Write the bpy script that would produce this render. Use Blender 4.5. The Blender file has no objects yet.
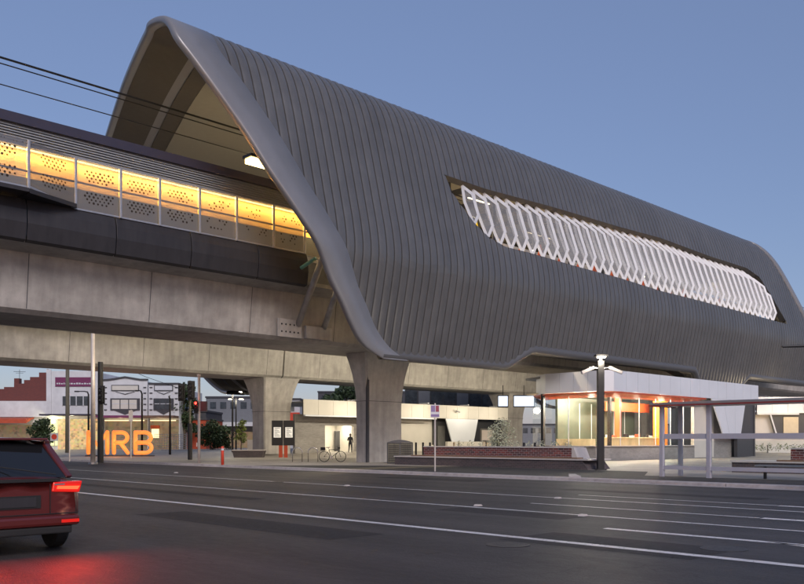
import bpy, math, random
from mathutils import Vector, Matrix, noise
random.seed(7)
R = math.radians
scene = bpy.context.scene
col = scene.collection

# ------------------------------------------------------------------ camera
EYE = 1.45
F = 848.0
CA, SA = 0.6997, 0.7145
cam_d = bpy.data.cameras.new('camera'); cam = bpy.data.objects.new('camera', cam_d); col.objects.link(cam)
cam.location = (0, 0, EYE)
cam.rotation_euler = (R(90), 0, -math.atan2(CA, SA))
cam_d.sensor_width = 36; cam_d.lens = F / 804 * 36
cam_d.shift_y = 149 / 804; cam_d.clip_end = 3000; cam_d.clip_start = 0.1
scene.camera = cam
CAMROT = math.atan2(-CA, SA)          # heading of the street frontage that faces the corner

def ray(px, py=441):
    u = (px - 402) / F
    return CA + SA * u, SA - CA * u, (441 - py) / F
def at_d(px, d, z=0.0):
    a, b, c = ray(px); return Vector((a * d, b * d, z))
def ground(px, py, z=0.1):
    a, b, c = ray(px, py); d = (z - EYE) / c
    return Vector((a * d, b * d, z))
def atY(px, Y, py=441):
    a, b, c = ray(px, py); d = Y / b
    return Vector((a * d, Y, EYE + c * d))
def atX(px, X, py=441):
    a, b, c = ray(px, py); d = X / a
    return Vector((X, b * d, EYE + c * d))
def sstep(t):
    t = max(0, min(1, t)); return t * t * (3 - 2 * t)
def gz(x, y):
    return 0.10 + 0.33 * sstep((x + y - 100) / 14) * sstep((x - 36) / 8)

# ------------------------------------------------------------------ object helpers
def tag(o, label=None, cat=None, group=None, kind=None):
    if label: o['label'] = label
    if cat: o['category'] = cat
    if group: o['group'] = group
    if kind: o['kind'] = kind
    return o
def empty(name, loc=(0, 0, 0), rz=0, label=None, cat=None, group=None):
    o = bpy.data.objects.new(name, None); col.objects.link(o)
    o.location = loc; o.rotation_euler = (0, 0, rz); o.empty_display_size = .3
    return tag(o, label, cat, group)
def copy_tree(o, parent=None):
    c = o.copy(); col.objects.link(c)
    if parent: c.parent = parent
    for ch in list(o.children): copy_tree(ch, c)
    return c

class MB:
    def __init__(s): s.v = []; s.f = []; s.marks = []
    def mark(s, m): s.marks.append((len(s.f), m)); return s
    def add(s, vs, fs):
        n = len(s.v); s.v += [tuple(p) for p in vs]; s.f += [tuple(i + n for i in f) for f in fs]; return s
    def box(s, x0, x1, y0, y1, z0, z1):
        return s.hexa([(x0, y0, z0), (x1, y0, z0), (x1, y1, z0), (x0, y1, z0), (x0, y0, z1), (x1, y0, z1), (x1, y1, z1), (x0, y1, z1)])
    def hexa(s, p):
        return s.add(p, [(0, 3, 2, 1), (4, 5, 6, 7), (0, 1, 5, 4), (1, 2, 6, 5), (2, 3, 7, 6), (3, 0, 4, 7)])
    def quad(s, a, b, c, d): return s.add([a, b, c, d], [(0, 1, 2, 3)])
    def prism(s, poly, axis, a0, a1):
        # poly: 2D points; axis 'x','y','z' extrusion
        def P(p, a):
            return {'x': (a, p[0], p[1]), 'y': (p[0], a, p[1]), 'z': (p[0], p[1], a)}[axis]
        n = len(poly)
        vs = [P(p, a0) for p in poly] + [P(p, a1) for p in poly]
        fs = [tuple(range(n - 1, -1, -1)), tuple(range(n, 2 * n))]
        fs += [(i, (i + 1) % n, n + (i + 1) % n, n + i) for i in range(n)]
        return s.add(vs, fs)
    def tube(s, pts, r, n=8, caps=True, closed=False):
        pts = [Vector(p) for p in pts]; m = len(pts)
        rs = r if isinstance(r, (list, tuple)) else [r] * m
        rings = []; up = None
        for i, p in enumerate(pts):
            a = pts[(i - 1) % m] if (closed or i > 0) else p
            b = pts[(i + 1) % m] if (closed or i < m - 1) else p
            t = (b - a).normalized()
            if up is None or abs(t.dot(up)) > .95: up = Vector((0, 0, 1)) if abs(t.z) < .9 else Vector((1, 0, 0))
            u = t.cross(up).normalized(); w = u.cross(t).normalized(); up = w
            rings.append([p + (u * math.cos(2 * math.pi * k / n) + w * math.sin(2 * math.pi * k / n)) * rs[i] for k in range(n)])
        vs = [q for rg in rings for q in rg]; fs = []
        mm = m if closed else m - 1
        for i in range(mm):
            j = (i + 1) % m
            fs += [(i * n + k, i * n + (k + 1) % n, j * n + (k + 1) % n, j * n + k) for k in range(n)]
        if caps and not closed:
            fs += [tuple(range(n - 1, -1, -1)), tuple((m - 1) * n + k for k in range(n))]
        return s.add(vs, fs)
    def beam(s, a, b, w, h, up=(0, 0, 1)):
        a, b = Vector(a), Vector(b); t = (b - a).normalized(); up = Vector(up)
        if abs(t.dot(up)) > .98: up = Vector((0, 1, 0))
        u = t.cross(up).normalized() * w / 2; q = u.cross(t).normalized() * h / 2
        return s.hexa([a - u - q, a + u - q, b + u - q, b - u - q, a - u + q, a + u + q, b + u + q, b - u + q])
    def ball(s, c, r, n=8, sc=(1, 1, 1)):
        c = Vector(c); vs = []; fs = []
        for i in range(n + 1):
            th = math.pi * i / n
            for k in range(2 * n):
                ph = math.pi * k / n
                vs.append((c.x + r * sc[0] * math.sin(th) * math.cos(ph), c.y + r * sc[1] * math.sin(th) * math.sin(ph), c.z + r * sc[2] * math.cos(th)))
        for i in range(n):
            for k in range(2 * n):
                fs.append((i * 2 * n + k, (i + 1) * 2 * n + k, (i + 1) * 2 * n + (k + 1) % (2 * n), i * 2 * n + (k + 1) % (2 * n)))
        return s.add(vs, fs)
    def grid(s, fn, nu, nv):
        vs = [fn(i, j) for i in range(nu + 1) for j in range(nv + 1)]
        fs = [(i * (nv + 1) + j, (i + 1) * (nv + 1) + j, (i + 1) * (nv + 1) + j + 1, i * (nv + 1) + j + 1) for i in range(nu) for j in range(nv)]
        return s.add(vs, fs)
    def build(s, name, m, parent=None, smooth=False, bevel=0, label=None, kind=None):
        me = bpy.data.meshes.new(name); me.from_pydata(s.v, [], s.f); me.update()
        if smooth: me.shade_smooth()
        o = bpy.data.objects.new(name, me); col.objects.link(o)
        if m: me.materials.append(m)
        for k_, (st_, mm) in enumerate(s.marks):
            me.materials.append(mm); en = s.marks[k_ + 1][0] if k_ + 1 < len(s.marks) else len(s.f)
            for q in range(st_, en): me.polygons[q].material_index = k_ + 1
        if parent: o.parent = parent
        if bevel:
            b = o.modifiers.new('bevel', 'BEVEL'); b.width = bevel; b.segments = 2; b.limit_method = 'ANGLE'; b.angle_limit = R(40)
        return tag(o, label, kind=kind)

# ------------------------------------------------------------------ materials
def mat(name, c, rough=.6, metal=0, var=.12, scale=3, bump=0, bscale=None, spec=.5, stretch=(1, 1, 1), emit=None, es=0, var2=0, scale2=.3, alpha=1, trans=0, coat=0):
    m = bpy.data.materials.new(name); m.use_nodes = True; nt = m.node_tree; N = nt.nodes; L = nt.links
    b = N['Principled BSDF']
    tc = N.new('ShaderNodeTexCoord'); mp = N.new('ShaderNodeMapping'); mp.inputs['Scale'].default_value = stretch
    L.new(tc.outputs['Object'], mp.inputs['Vector'])
    n1 = N.new('ShaderNodeTexNoise'); n1.inputs['Scale'].default_value = scale; n1.inputs['Detail'].default_value = 8; n1.inputs['Roughness'].default_value = .65
    L.new(mp.outputs[0], n1.inputs['Vector'])
    n2 = N.new('ShaderNodeTexNoise'); n2.inputs['Scale'].default_value = scale2; n2.inputs['Detail'].default_value = 3
    L.new(mp.outputs[0], n2.inputs['Vector'])
    r1 = N.new('ShaderNodeMapRange'); r1.inputs['From Min'].default_value = .3; r1.inputs['From Max'].default_value = .7
    r1.inputs['To Min'].default_value = 1 - var; r1.inputs['To Max'].default_value = 1 + var; L.new(n1.outputs[0], r1.inputs[0])
    r2 = N.new('ShaderNodeMapRange'); r2.inputs['From Min'].default_value = .3; r2.inputs['From Max'].default_value = .7
    r2.inputs['To Min'].default_value = 1 - var2; r2.inputs['To Max'].default_value = 1 + var2; L.new(n2.outputs[0], r2.inputs[0])
    mu = N.new('ShaderNodeMath'); mu.operation = 'MULTIPLY'; L.new(r1.outputs[0], mu.inputs[0]); L.new(r2.outputs[0], mu.inputs[1])
    sc = N.new('ShaderNodeVectorMath'); sc.operation = 'SCALE'; sc.inputs[0].default_value = c; L.new(mu.outputs[0], sc.inputs['Scale'])
    L.new(sc.outputs[0], b.inputs['Base Color'])
    b.inputs['Roughness'].default_value = rough; b.inputs['Metallic'].default_value = metal
    b.inputs['Specular IOR Level'].default_value = spec
    if coat: b.inputs['Coat Weight'].default_value = coat; b.inputs['Coat Roughness'].default_value = .08
    if rough < .9:
        rr = N.new('ShaderNodeMapRange'); rr.inputs['From Min'].default_value = .3; rr.inputs['From Max'].default_value = .7
        rr.inputs['To Min'].default_value = rough * .88; rr.inputs['To Max'].default_value = min(1, rough * 1.12); L.new(n1.outputs[0], rr.inputs[0]); L.new(rr.outputs[0], b.inputs['Roughness'])
    if bump:
        n3 = N.new('ShaderNodeTexNoise'); n3.inputs['Scale'].default_value = bscale or scale * 6; n3.inputs['Detail'].default_value = 6
        L.new(mp.outputs[0], n3.inputs['Vector'])
        bp = N.new('ShaderNodeBump'); bp.inputs['Strength'].default_value = bump; bp.inputs['Distance'].default_value = .03
        L.new(n3.outputs[0], bp.inputs['Height']); L.new(bp.outputs[0], b.inputs['Normal'])
    if emit:
        b.inputs['Emission Color'].default_value = (*emit, 1); b.inputs['Emission Strength'].default_value = es
    if trans: b.inputs['Transmission Weight'].default_value = trans
    b.inputs['Alpha'].default_value = alpha
    return m

def brick_mat(name, c1, c2, mortar, w=.24, h=.086):
    m = bpy.data.materials.new(name); m.use_nodes = True; nt = m.node_tree; N = nt.nodes; L = nt.links
    b = N['Principled BSDF']; b.inputs['Roughness'].default_value = .75
    tc = N.new('ShaderNodeTexCoord'); sp = N.new('ShaderNodeSeparateXYZ'); L.new(tc.outputs['Object'], sp.inputs[0])
    ad = N.new('ShaderNodeMath'); ad.operation = 'ADD'; L.new(sp.outputs[0], ad.inputs[0]); L.new(sp.outputs[1], ad.inputs[1])
    cb = N.new('ShaderNodeCombineXYZ'); L.new(ad.outputs[0], cb.inputs[0]); L.new(sp.outputs[2], cb.inputs[1])
    br = N.new('ShaderNodeTexBrick'); br.inputs['Scale'].default_value = 1; br.inputs['Brick Width'].default_value = w; br.inputs['Row Height'].default_value = h
    br.inputs['Mortar Size'].default_value = .008; br.inputs['Color1'].default_value = (*c1, 1); br.inputs['Color2'].default_value = (*c2, 1); br.inputs['Mortar'].default_value = (*mortar, 1)
    L.new(cb.outputs[0], br.inputs['Vector']); L.new(br.outputs['Color'], b.inputs['Base Color'])
    bp = N.new('ShaderNodeBump'); bp.inputs['Strength'].default_value = .5; bp.inputs['Distance'].default_value = .01; bp.invert = True
    L.new(br.outputs['Fac'], bp.inputs['Height']); L.new(bp.outputs[0], b.inputs['Normal'])
    return m

def emis(name, c, s):
    m = bpy.data.materials.new(name); m.use_nodes = True; b = m.node_tree.nodes['Principled BSDF']
    b.inputs['Base Color'].default_value = (.02, .02, .02, 1)
    b.inputs['Emission Color'].default_value = (*c, 1); b.inputs['Emission Strength'].default_value = s
    return m

def glass_mat(name, tint=(.9, .95, .95), refl=.12, mixmax=.7):
    m = bpy.data.materials.new(name); m.use_nodes = True; nt = m.node_tree; N = nt.nodes; L = nt.links
    for n in list(N): N.remove(n)
    out = N.new('ShaderNodeOutputMaterial'); tr = N.new('ShaderNodeBsdfTransparent'); tr.inputs[0].default_value = (*tint, 1)
    gl = N.new('ShaderNodeBsdfGlossy'); gl.inputs['Roughness'].default_value = .04
    fr = N.new('ShaderNodeFresnel'); fr.inputs[0].default_value = 1.5
    mx = N.new('ShaderNodeMixShader'); L.new(fr.outputs[0], mx.inputs[0]); L.new(tr.outputs[0], mx.inputs[1]); L.new(gl.outputs[0], mx.inputs[2]); L.new(mx.outputs[0], out.inputs[0])
    return m

def screen_mat(name, c, open_, dots=True):
    # fine perforated metal sheet with clusters of large round holes (UV free: uses object X and Z)
    m = bpy.data.materials.new(name); m.use_nodes = True; nt = m.node_tree; N = nt.nodes; L = nt.links
    b = N['Principled BSDF']; b.inputs['Base Color'].default_value = (*c, 1); b.inputs['Roughness'].default_value = .45; b.inputs['Metallic'].default_value = .5
    out = [n for n in N if n.type == 'OUTPUT_MATERIAL'][0]
    tr = N.new('ShaderNodeBsdfTransparent'); mx = N.new('ShaderNodeMixShader'); mx.inputs[0].default_value = open_
    L.new(b.outputs[0], mx.inputs[1]); L.new(tr.outputs[0], mx.inputs[2]); L.new(mx.outputs[0], out.inputs[0])
    return m

def mth(nt, op, a, b=None, c=None):
    n = nt.nodes.new('ShaderNodeMath'); n.operation = op
    for i, v in enumerate((a, b, c)):
        if v is None: continue
        if isinstance(v, (int, float)): n.inputs[i].default_value = v
        else: nt.links.new(v, n.inputs[i])
    return n.outputs[0]

def concrete_mat(name, c, panel=2.4, streak=.12):
    m = mat(name, c, rough=.72, var=.16, scale=1.6, var2=.2, scale2=.35, bump=.25, bscale=30)
    nt = m.node_tree; N = nt.nodes; L = nt.links; b = N['Principled BSDF']
    src = b.inputs['Base Color'].links[0].from_socket
    tc = N.new('ShaderNodeTexCoord'); mp = N.new('ShaderNodeMapping'); mp.inputs['Scale'].default_value = (2.2, 2.2, .18)
    L.new(tc.outputs['Object'], mp.inputs[0]); n = N.new('ShaderNodeTexNoise'); n.inputs['Scale'].default_value = 1.4; n.inputs['Detail'].default_value = 7
    L.new(mp.outputs[0], n.inputs['Vector'])
    rg = N.new('ShaderNodeMapRange'); rg.inputs['From Min'].default_value = .35; rg.inputs['From Max'].default_value = .65
    rg.inputs['To Min'].default_value = 1 - streak; rg.inputs['To Max'].default_value = 1 + streak * .6; L.new(n.outputs[0], rg.inputs[0])
    v = N.new('ShaderNodeVectorMath'); v.operation = 'SCALE'; L.new(src, v.inputs[0]); L.new(rg.outputs[0], v.inputs['Scale'])
    L.new(v.outputs[0], b.inputs['Base Color'])
    return m

M = {}
M['asphalt'] = mat('asphalt', (.043, .038, .038), rough=.6, var=.2, scale=9, var2=.22, scale2=.12, bump=.5, bscale=60, stretch=(1, .3, 1), spec=.35)
def road_wear(m):
    nt = m.node_tree; N = nt.nodes; L = nt.links; b = N['Principled BSDF']; src = b.inputs['Base Color'].links[0].from_socket
    tc = N.new('ShaderNodeTexCoord'); sp = N.new('ShaderNodeSeparateXYZ'); L.new(tc.outputs['Object'], sp.inputs[0])
    def noise(scl, st, det=5):
        mp = N.new('ShaderNodeMapping'); mp.inputs['Scale'].default_value = st; L.new(tc.outputs['Object'], mp.inputs[0])
        n = N.new('ShaderNodeTexNoise'); n.inputs['Scale'].default_value = scl; n.inputs['Detail'].default_value = det; L.new(mp.outputs[0], n.inputs['Vector']); return n.outputs[0]
    # wheel tracks: polished pairs in each 3.7 m lane, broken up along the road
    t = mth(nt, 'MULTIPLY', sp.outputs[0], 2 * math.pi / 1.85); t = mth(nt, 'COSINE', t)
    t = mth(nt, 'MULTIPLY', t, .13); nz = noise(.5, (1, .15, 1)); t = mth(nt, 'MULTIPLY', t, mth(nt, 'MULTIPLY', nz, 2))
    # long oil streaks
    st = noise(2.2, (1, .05, 1), 8); st = mth(nt, 'MULTIPLY', mth(nt, 'SUBTRACT', st, .5), 1.0)
    # aggregate speckle
    ag = noise(55, (1, 1, 1), 2); ag = mth(nt, 'MULTIPLY', mth(nt, 'SUBTRACT', ag, .5), 1.6)
    # cracks
    vo = N.new('ShaderNodeTexVoronoi'); vo.feature = 'DISTANCE_TO_EDGE'; vo.inputs['Scale'].default_value = .28
    wv = N.new('ShaderNodeVectorMath'); wv.operation = 'ADD'; L.new(tc.outputs['Object'], wv.inputs[0]); nn_ = N.new('ShaderNodeTexNoise'); nn_.inputs['Scale'].default_value = 1.3; nn_.inputs['Detail'].default_value = 6; L.new(tc.outputs['Object'], nn_.inputs['Vector']); L.new(nn_.outputs['Color'], wv.inputs[1]); L.new(wv.outputs[0], vo.inputs['Vector'])
    cr = mth(nt, 'LESS_THAN', vo.outputs['Distance'], .0035); cr = mth(nt, 'MULTIPLY', cr, mth(nt, 'GREATER_THAN', noise(.12, (1, 1, 1)), .52)); cr = mth(nt, 'MULTIPLY', cr, -.45)
    tot = mth(nt, 'ADD', mth(nt, 'ADD', t, st), mth(nt, 'ADD', ag, cr)); tot = mth(nt, 'MAXIMUM', mth(nt, 'ADD', tot, 1.0), .3)
    v = N.new('ShaderNodeVectorMath'); v.operation = 'SCALE'; L.new(src, v.inputs[0]); L.new(tot, v.inputs['Scale']); L.new(v.outputs[0], b.inputs['Base Color'])
    return m
road_wear(M['asphalt'])
M['patch'] = road_wear(mat('asphalt_patch', (.028, .025, .026), rough=.7, var=.2, scale=9, bump=.4, bscale=60, spec=.3))
def worn(m):
    nt = m.node_tree; N = nt.nodes; L = nt.links; b = N['Principled BSDF']
    tc = N.new('ShaderNodeTexCoord'); n = N.new('ShaderNodeTexNoise'); n.inputs['Scale'].default_value = 14; n.inputs['Detail'].default_value = 8; n.inputs['Roughness'].default_value = .75; L.new(tc.outputs['Object'], n.inputs['Vector'])
    a = mth(nt, 'GREATER_THAN', n.outputs[0], .40); L.new(a, b.inputs['Alpha']); return m
M['apron'] = mat('apron_asphalt', (.03, .028, .027), rough=.7, var=.2, scale=8, var2=.2, scale2=.2, bump=.3, bscale=60)
M['paint'] = mat('line_paint', (.62, .6, .6), rough=.55, var=.3, scale=7, var2=.12, scale2=.6, stretch=(2, .6, 1))
worn(M['paint'])
M['kerb'] = mat('kerb_concrete', (.36, .33, .33), rough=.75, var=.2, scale=4, var2=.15, bump=.2)
M['earth'] = mat('earth', (.12, .11, .09), rough=.9, var=.3, scale=1)
M['concrete'] = concrete_mat('girder_concrete', (.37, .35, .325))
M['pier'] = concrete_mat('pier_concrete', (.40, .38, .36), streak=.12)
M['cladding'] = mat('dark_cladding', (.142, .142, .142), rough=.33, metal=.35, var=.06, scale=1.2, var2=.10, scale2=.25)
def pans(m):
    nt = m.node_tree; N = nt.nodes; L = nt.links; b = N['Principled BSDF']; src = b.inputs['Base Color'].links[0].from_socket
    tc = N.new('ShaderNodeTexCoord'); sp = N.new('ShaderNodeSeparateXYZ'); L.new(tc.outputs['Object'], sp.inputs[0])
    px = mth(nt, 'FLOOR', mth(nt, 'DIVIDE', sp.outputs[0], .55)); wn = N.new('ShaderNodeTexWhiteNoise'); wn.noise_dimensions = '1D'; L.new(px, wn.inputs['W'])
    zz_ = mth(nt, 'ADD', mth(nt, 'DIVIDE', sp.outputs[2], 6.5), mth(nt, 'MULTIPLY', wn.outputs['Value'], .9)); fz_ = mth(nt, 'FLOOR', zz_)
    w2 = N.new('ShaderNodeTexWhiteNoise'); w2.noise_dimensions = '2D'; cb = N.new('ShaderNodeCombineXYZ'); L.new(px, cb.inputs[0]); L.new(fz_, cb.inputs[1]); L.new(cb.outputs[0], w2.inputs['Vector'])
    jl = mth(nt, 'LESS_THAN', mth(nt, 'FRACT', zz_), .006)
    mp = N.new('ShaderNodeMapping'); mp.inputs['Scale'].default_value = (3, 3, .12); L.new(tc.outputs['Object'], mp.inputs[0]); n = N.new('ShaderNodeTexNoise'); n.inputs['Scale'].default_value = 1.5; n.inputs['Detail'].default_value = 6; L.new(mp.outputs[0], n.inputs['Vector'])
    k = mth(nt, 'ADD', mth(nt, 'MULTIPLY', wn.outputs['Value'], .07), .85); k = mth(nt, 'ADD', k, mth(nt, 'MULTIPLY', n.outputs[0], .24)); k = mth(nt, 'MULTIPLY', k, 1.0)
    v = N.new('ShaderNodeVectorMath'); v.operation = 'SCALE'; L.new(src, v.inputs[0]); L.new(k, v.inputs['Scale']); L.new(v.outputs[0], b.inputs['Base Color'])
pans(M['cladding'])
M['seam'] = mat('seam_dark', (.03, .03, .033), rough=.6, var=.05)
M['trim'] = mat('grey_trim', (.26, .26, .27), rough=.36, metal=.3, var=.04, scale=1.5, var2=.05)
M['hemgrey'] = mat('hem_grey', (.13, .13, .133), rough=.4, metal=.3, var=.05)
M['trimdark'] = mat('hem_trim', (.09, .09, .095), rough=.45, metal=.3, var=.05)
M['ceil_unlit_brown'] = mat('soffit_unlit_brown', (.10, .09, .08), rough=.7, var=.05)  # dark brown holds the unlit look of the outer ceiling
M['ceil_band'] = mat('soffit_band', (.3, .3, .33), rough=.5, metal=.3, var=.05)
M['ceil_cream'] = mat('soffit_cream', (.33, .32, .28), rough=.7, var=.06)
M['panel_dark'] = mat('parapet_panel', (.034, .032, .036), rough=.5, var=.18, scale=2, stretch=(2, 2, .3), metal=.2)
M['louvre'] = mat('louvre_grey', (.36, .38, .41), rough=.4, metal=.15, var=.05)
M['cap'] = mat('dark_cap', (.05, .045, .07), rough=.4, metal=.2, var=.05)
M['post'] = mat('galvanised_post', (.42, .42, .44), rough=.4, metal=.7, var=.1, scale=8)
M['screen'] = screen_mat('perforated_screen', (.25, .25, .26), .42)
M['hole'] = mat('hole_dark', (.02, .014, .008), rough=.9, var=0)
M['amber_lit'] = mat('amber_lit', (.8, .5, .03), rough=.5, emit=(1, .6, .02), es=.5)  # emission gives the sill gussets a lit look without a lamp
M['amber_glow_wall'] = mat('amber_glow_wall', (.75, .42, .10), rough=.8, var=.06)
M['cream_wall'] = mat('cream_wall', (.58, .50, .36), rough=.8, var=.06)
M['white'] = mat('white_steel', (.60, .62, .66), rough=.42, metal=.15, var=.04)
M['fin_infill'] = screen_mat('fin_infill', (.30, .31, .33), .55)
M['white_panel'] = mat('white_panel', (.70, .73, .78), rough=.42, metal=.2, var=.02, scale=.5, var2=.05, scale2=.3)
M['joint'] = mat('joint_dark', (.06, .06, .07), rough=.8, var=0)
M['cream_panel'] = mat('cream_panel', (.60, .575, .52), rough=.5, var=.05, scale=.7, var2=.05)
M['greywall'] = mat('grey_wall', (.28, .265, .25), rough=.7, var=.2, scale=3, var2=.15, bump=.2, stretch=(1, 1, 3))
M['darkwall'] = mat('dark_wall', (.06, .06, .065), rough=.55, var=.1)
M['black'] = mat('black_steel', (.018, .018, .02), rough=.45, metal=.2, var=.1)
M['timberpole'] = mat('weathered_pole', (.13, .12, .09), rough=.9, var=.3, scale=4, stretch=(3, 3, .3), bump=.3)
M['polelight'] = mat('pale_pole', (.62, .56, .52), rough=.45, metal=.3, var=.08)
M['shelter'] = mat('shelter_grey', (.5, .49, .56), rough=.4, metal=.3, var=.05)
M['shelter_red'] = mat('shelter_red', (.22, .035, .035), rough=.45, var=.1)
M['brick_dark'] = brick_mat('dark_brick', (.055, .045, .05), (.09, .065, .07), (.12, .11, .11))
M['brick_red'] = brick_mat('patterned_brick', (.20, .045, .04), (.06, .03, .035), (.36, .33, .32), w=.3, h=.1)
M['brick_wall'] = brick_mat('parapet_brick', (.15, .035, .028), (.12, .03, .026), (.14, .06, .05))
M['stonecap'] = mat('pale_stone', (.52, .48, .46), rough=.6, var=.1)
M['timber'] = mat('timber_slat', (.22, .13, .08), rough=.55, var=.25, scale=5, stretch=(1, .2, 4))
M['glass'] = glass_mat('glass')
M['orange'] = mat('orange_steel', (.42, .06, .02), rough=.45, var=.06)
M['orange_lit'] = mat('orange_panel', (.55, .09, .02), rough=.5, var=.1)
M['green_panel'] = mat('green_panel', (.07, .085, .065), rough=.35, var=.2, scale=.8)
M['counter'] = mat('counter_timber', (.6, .48, .3), rough=.5, var=.25, scale=2, stretch=(1, 1, .3))
M['floor_tile'] = mat('floor_tile', (.4, .38, .34), rough=.4, var=.08)
M['redpaint'] = mat('bollard_red', (.62, .06, .03), rough=.45, var=.1)
M['rubber'] = mat('rubber', (.015, .015, .016), rough=.8, var=.1)
M['chrome'] = mat('steel_tube', (.5, .5, .5), rough=.25, metal=.9, var=.05)
M['render_white'] = mat('white_render', (.60, .61, .64), rough=.8, var=.08, scale=1.2, var2=.08)
M['purple'] = mat('purple_sign', (.17, .03, .10), rough=.5, var=.05)
M['awning'] = mat('awning_brown', (.16, .09, .06), rough=.7, var=.2)
M['awning_red'] = mat('awning_red', (.42, .07, .03), rough=.7, var=.2)
M['window'] = mat('window_glass', (.06, .07, .08), rough=.15, var=.4, scale=1.5)
M['trunk'] = mat('bark', (.09, .07, .05), rough=.9, var=.3, scale=6)
M['leaf'] = mat('leaf_dark', (.035, .06, .022), rough=.6, var=.5, scale=2)
M['leaf_l'] = mat('leaf_light', (.13, .17, .04), rough=.6, var=.4, scale=3)
M['leaf_p'] = mat('leaf_pale', (.40, .42, .30), rough=.6, var=.3, scale=5)
M['grass'] = mat('grass_blades', (.06, .075, .02), rough=.8, var=.4, scale=3)
M['roof_grey'] = mat('roof_grey', (.16, .17, .19), rough=.5, var=.1)
M['skin'] = mat('skin', (.45, .28, .2), rough=.5, var=.05)
M['cloth'] = mat('dark_clothing', (.025, .025, .03), rough=.9, var=.2)
M['hair'] = mat('dark_hair', (.02, .015, .01), rough=.6, var=.2)
M['carpaint'] = mat('car_paint', (.13, .02, .018), rough=.3, metal=.3, var=.02, coat=.8)
M['carglass'] = mat('car_glass', (.012, .013, .015), rough=.06, var=0, spec=.8)
M['poster'] = mat('poster_white_glow', (.75, .74, .7), rough=.5, var=.1, scale=6, emit=(.9, .88, .8), es=.25)  # slight emission brightens the poster, light put into its material
M['led_warm'] = emis('led_warm', (1, .72, .26), 9)
M['led_white'] = emis('lamp_white', (1, .87, .62), 14)
M['tube'] = emis('tube_light', (1, .85, .55), 5)
M['shop_glow'] = emis('shop_glow', (1, .74, .38), 1.3)
M['shop_glow2'] = emis('shop_window_display', (.9, .95, .4), 1.0)
M['screen_lcd'] = emis('lit_screen', (.7, .82, 1), 1.1)
M['red_lamp'] = emis('red_signal', (1, .03, .02), 7)
M['lens_red'] = mat('lens_red', (.35, .01, .008), rough=.15, var=.05, emit=(1, .02, .01), es=.35, coat=.5)
M['tail'] = emis('tail_lamp', (1, .03, .008), 5)
M['mrb'] = mat('letter_glow', (.8, .3, .08), rough=.4, var=.1, emit=(1, .27, .05), es=.62)
M['mrb_side'] = mat('letter_side', (.7, .22, .06), rough=.5, var=.05, emit=(1, .3, .06), es=.45)

# shop windows with goods: emissive procedural cells
def goods_mat(name, c, s, sc):
    m = bpy.data.materials.new(name); m.use_nodes = True; nt = m.node_tree; N = nt.nodes; L = nt.links; b = N['Principled BSDF']
    tc = N.new('ShaderNodeTexCoord'); vo = N.new('ShaderNodeTexVoronoi'); vo.distance = 'CHEBYCHEV'; vo.inputs['Randomness'].default_value = .55; vo.inputs['Scale'].default_value = sc; L.new(tc.outputs['Object'], vo.inputs['Vector'])
    h = N.new('ShaderNodeHueSaturation'); h.inputs['Saturation'].default_value = .35; L.new(vo.outputs['Color'], h.inputs['Color'])
    mx = N.new('ShaderNodeMix'); mx.data_type = 'RGBA'; mx.blend_type = 'MULTIPLY'; mx.inputs[0].default_value = .8; mx.inputs[6].default_value = (*c, 1); L.new(h.outputs[0], mx.inputs[7])
    L.new(mx.outputs[2], b.inputs['Emission Color']); b.inputs['Emission Strength'].default_value = s; b.inputs['Base Color'].default_value = (.1, .08, .06, 1)
    return m
M['goods'] = goods_mat('shop_goods', (1, .66, .28), .6, 4)
M['goods2'] = goods_mat('shop_goods_dim', (.9, .6, .3), .14, 3)

# ------------------------------------------------------------------ light helper
def lamp(kind, loc, power, color, parent=None, size=.3, size_y=None, rot=None, name='lamp_light', spot=None):
    d = bpy.data.lights.new(name, kind); d.energy = power; d.color = color
    if kind == 'AREA':
        d.size = size
        if size_y: d.shape = 'RECTANGLE'; d.size_y = size_y
    else: d.shadow_soft_size = size
    if kind == 'SPOT' and spot: d.spot_size = R(spot); d.spot_blend = .6
    o = bpy.data.objects.new(name, d); col.objects.link(o); o.location = loc
    if rot: o.rotation_euler = rot
    if parent: o.parent = parent
    return o
WARM = (1, .80, .50); WARM2 = (1, .70, .32); NEUT = (1, .88, .68)

# ================================================================== GROUND
MB().box(-400, 700, -400, 900, -.5, -.06).build('ground', M['earth'], kind='structure')
KX = ground(402, 474, 0.0).x          # kerb foot
mb = MB()
mb.grid(lambda i, j: (-70 + i * (KX + 70) / 20, -120 + j * 22, 0.0), 20, 24); mb.build('road', M['asphalt'], kind='structure')
# plaza paving
xs = [KX + .42 + i * 1.5 for i in range(24)] + [KX + 36 + i * 8 for i in range(18)]
ys = [-60 + i * 10 for i in range(8)] + [20 + i * 1.5 for i in range(56)] + [104 + i * 12 for i in range(16)]
def paving_mat():
    m = mat('plaza_paving', (.36, .33, .29), rough=.6, var=.15, scale=5, var2=.12, scale2=.25, bump=.1)
    nt = m.node_tree; N = nt.nodes; L = nt.links; b = N['Principled BSDF']; src = b.inputs['Base Color'].links[0].from_socket
    tc = N.new('ShaderNodeTexCoord'); br = N.new('ShaderNodeTexBrick'); br.inputs['Scale'].default_value = 1; br.inputs['Brick Width'].default_value = .9; br.inputs['Row Height'].default_value = .45
    br.inputs['Mortar Size'].default_value = .012; br.inputs['Color1'].default_value = (1, 1, 1, 1); br.inputs['Color2'].default_value = (.84, .83, .82, 1); br.inputs['Mortar'].default_value = (.5, .5, .5, 1)
    L.new(tc.outputs['Object'], br.inputs['Vector'])
    v = N.new('ShaderNodeVectorMath'); v.operation = 'MULTIPLY'; L.new(src, v.inputs[0]); L.new(br.outputs[0], v.inputs[1]); L.new(v.outputs[0], b.inputs['Base Color'])
    return m
M['paving'] = paving_mat()
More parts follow.
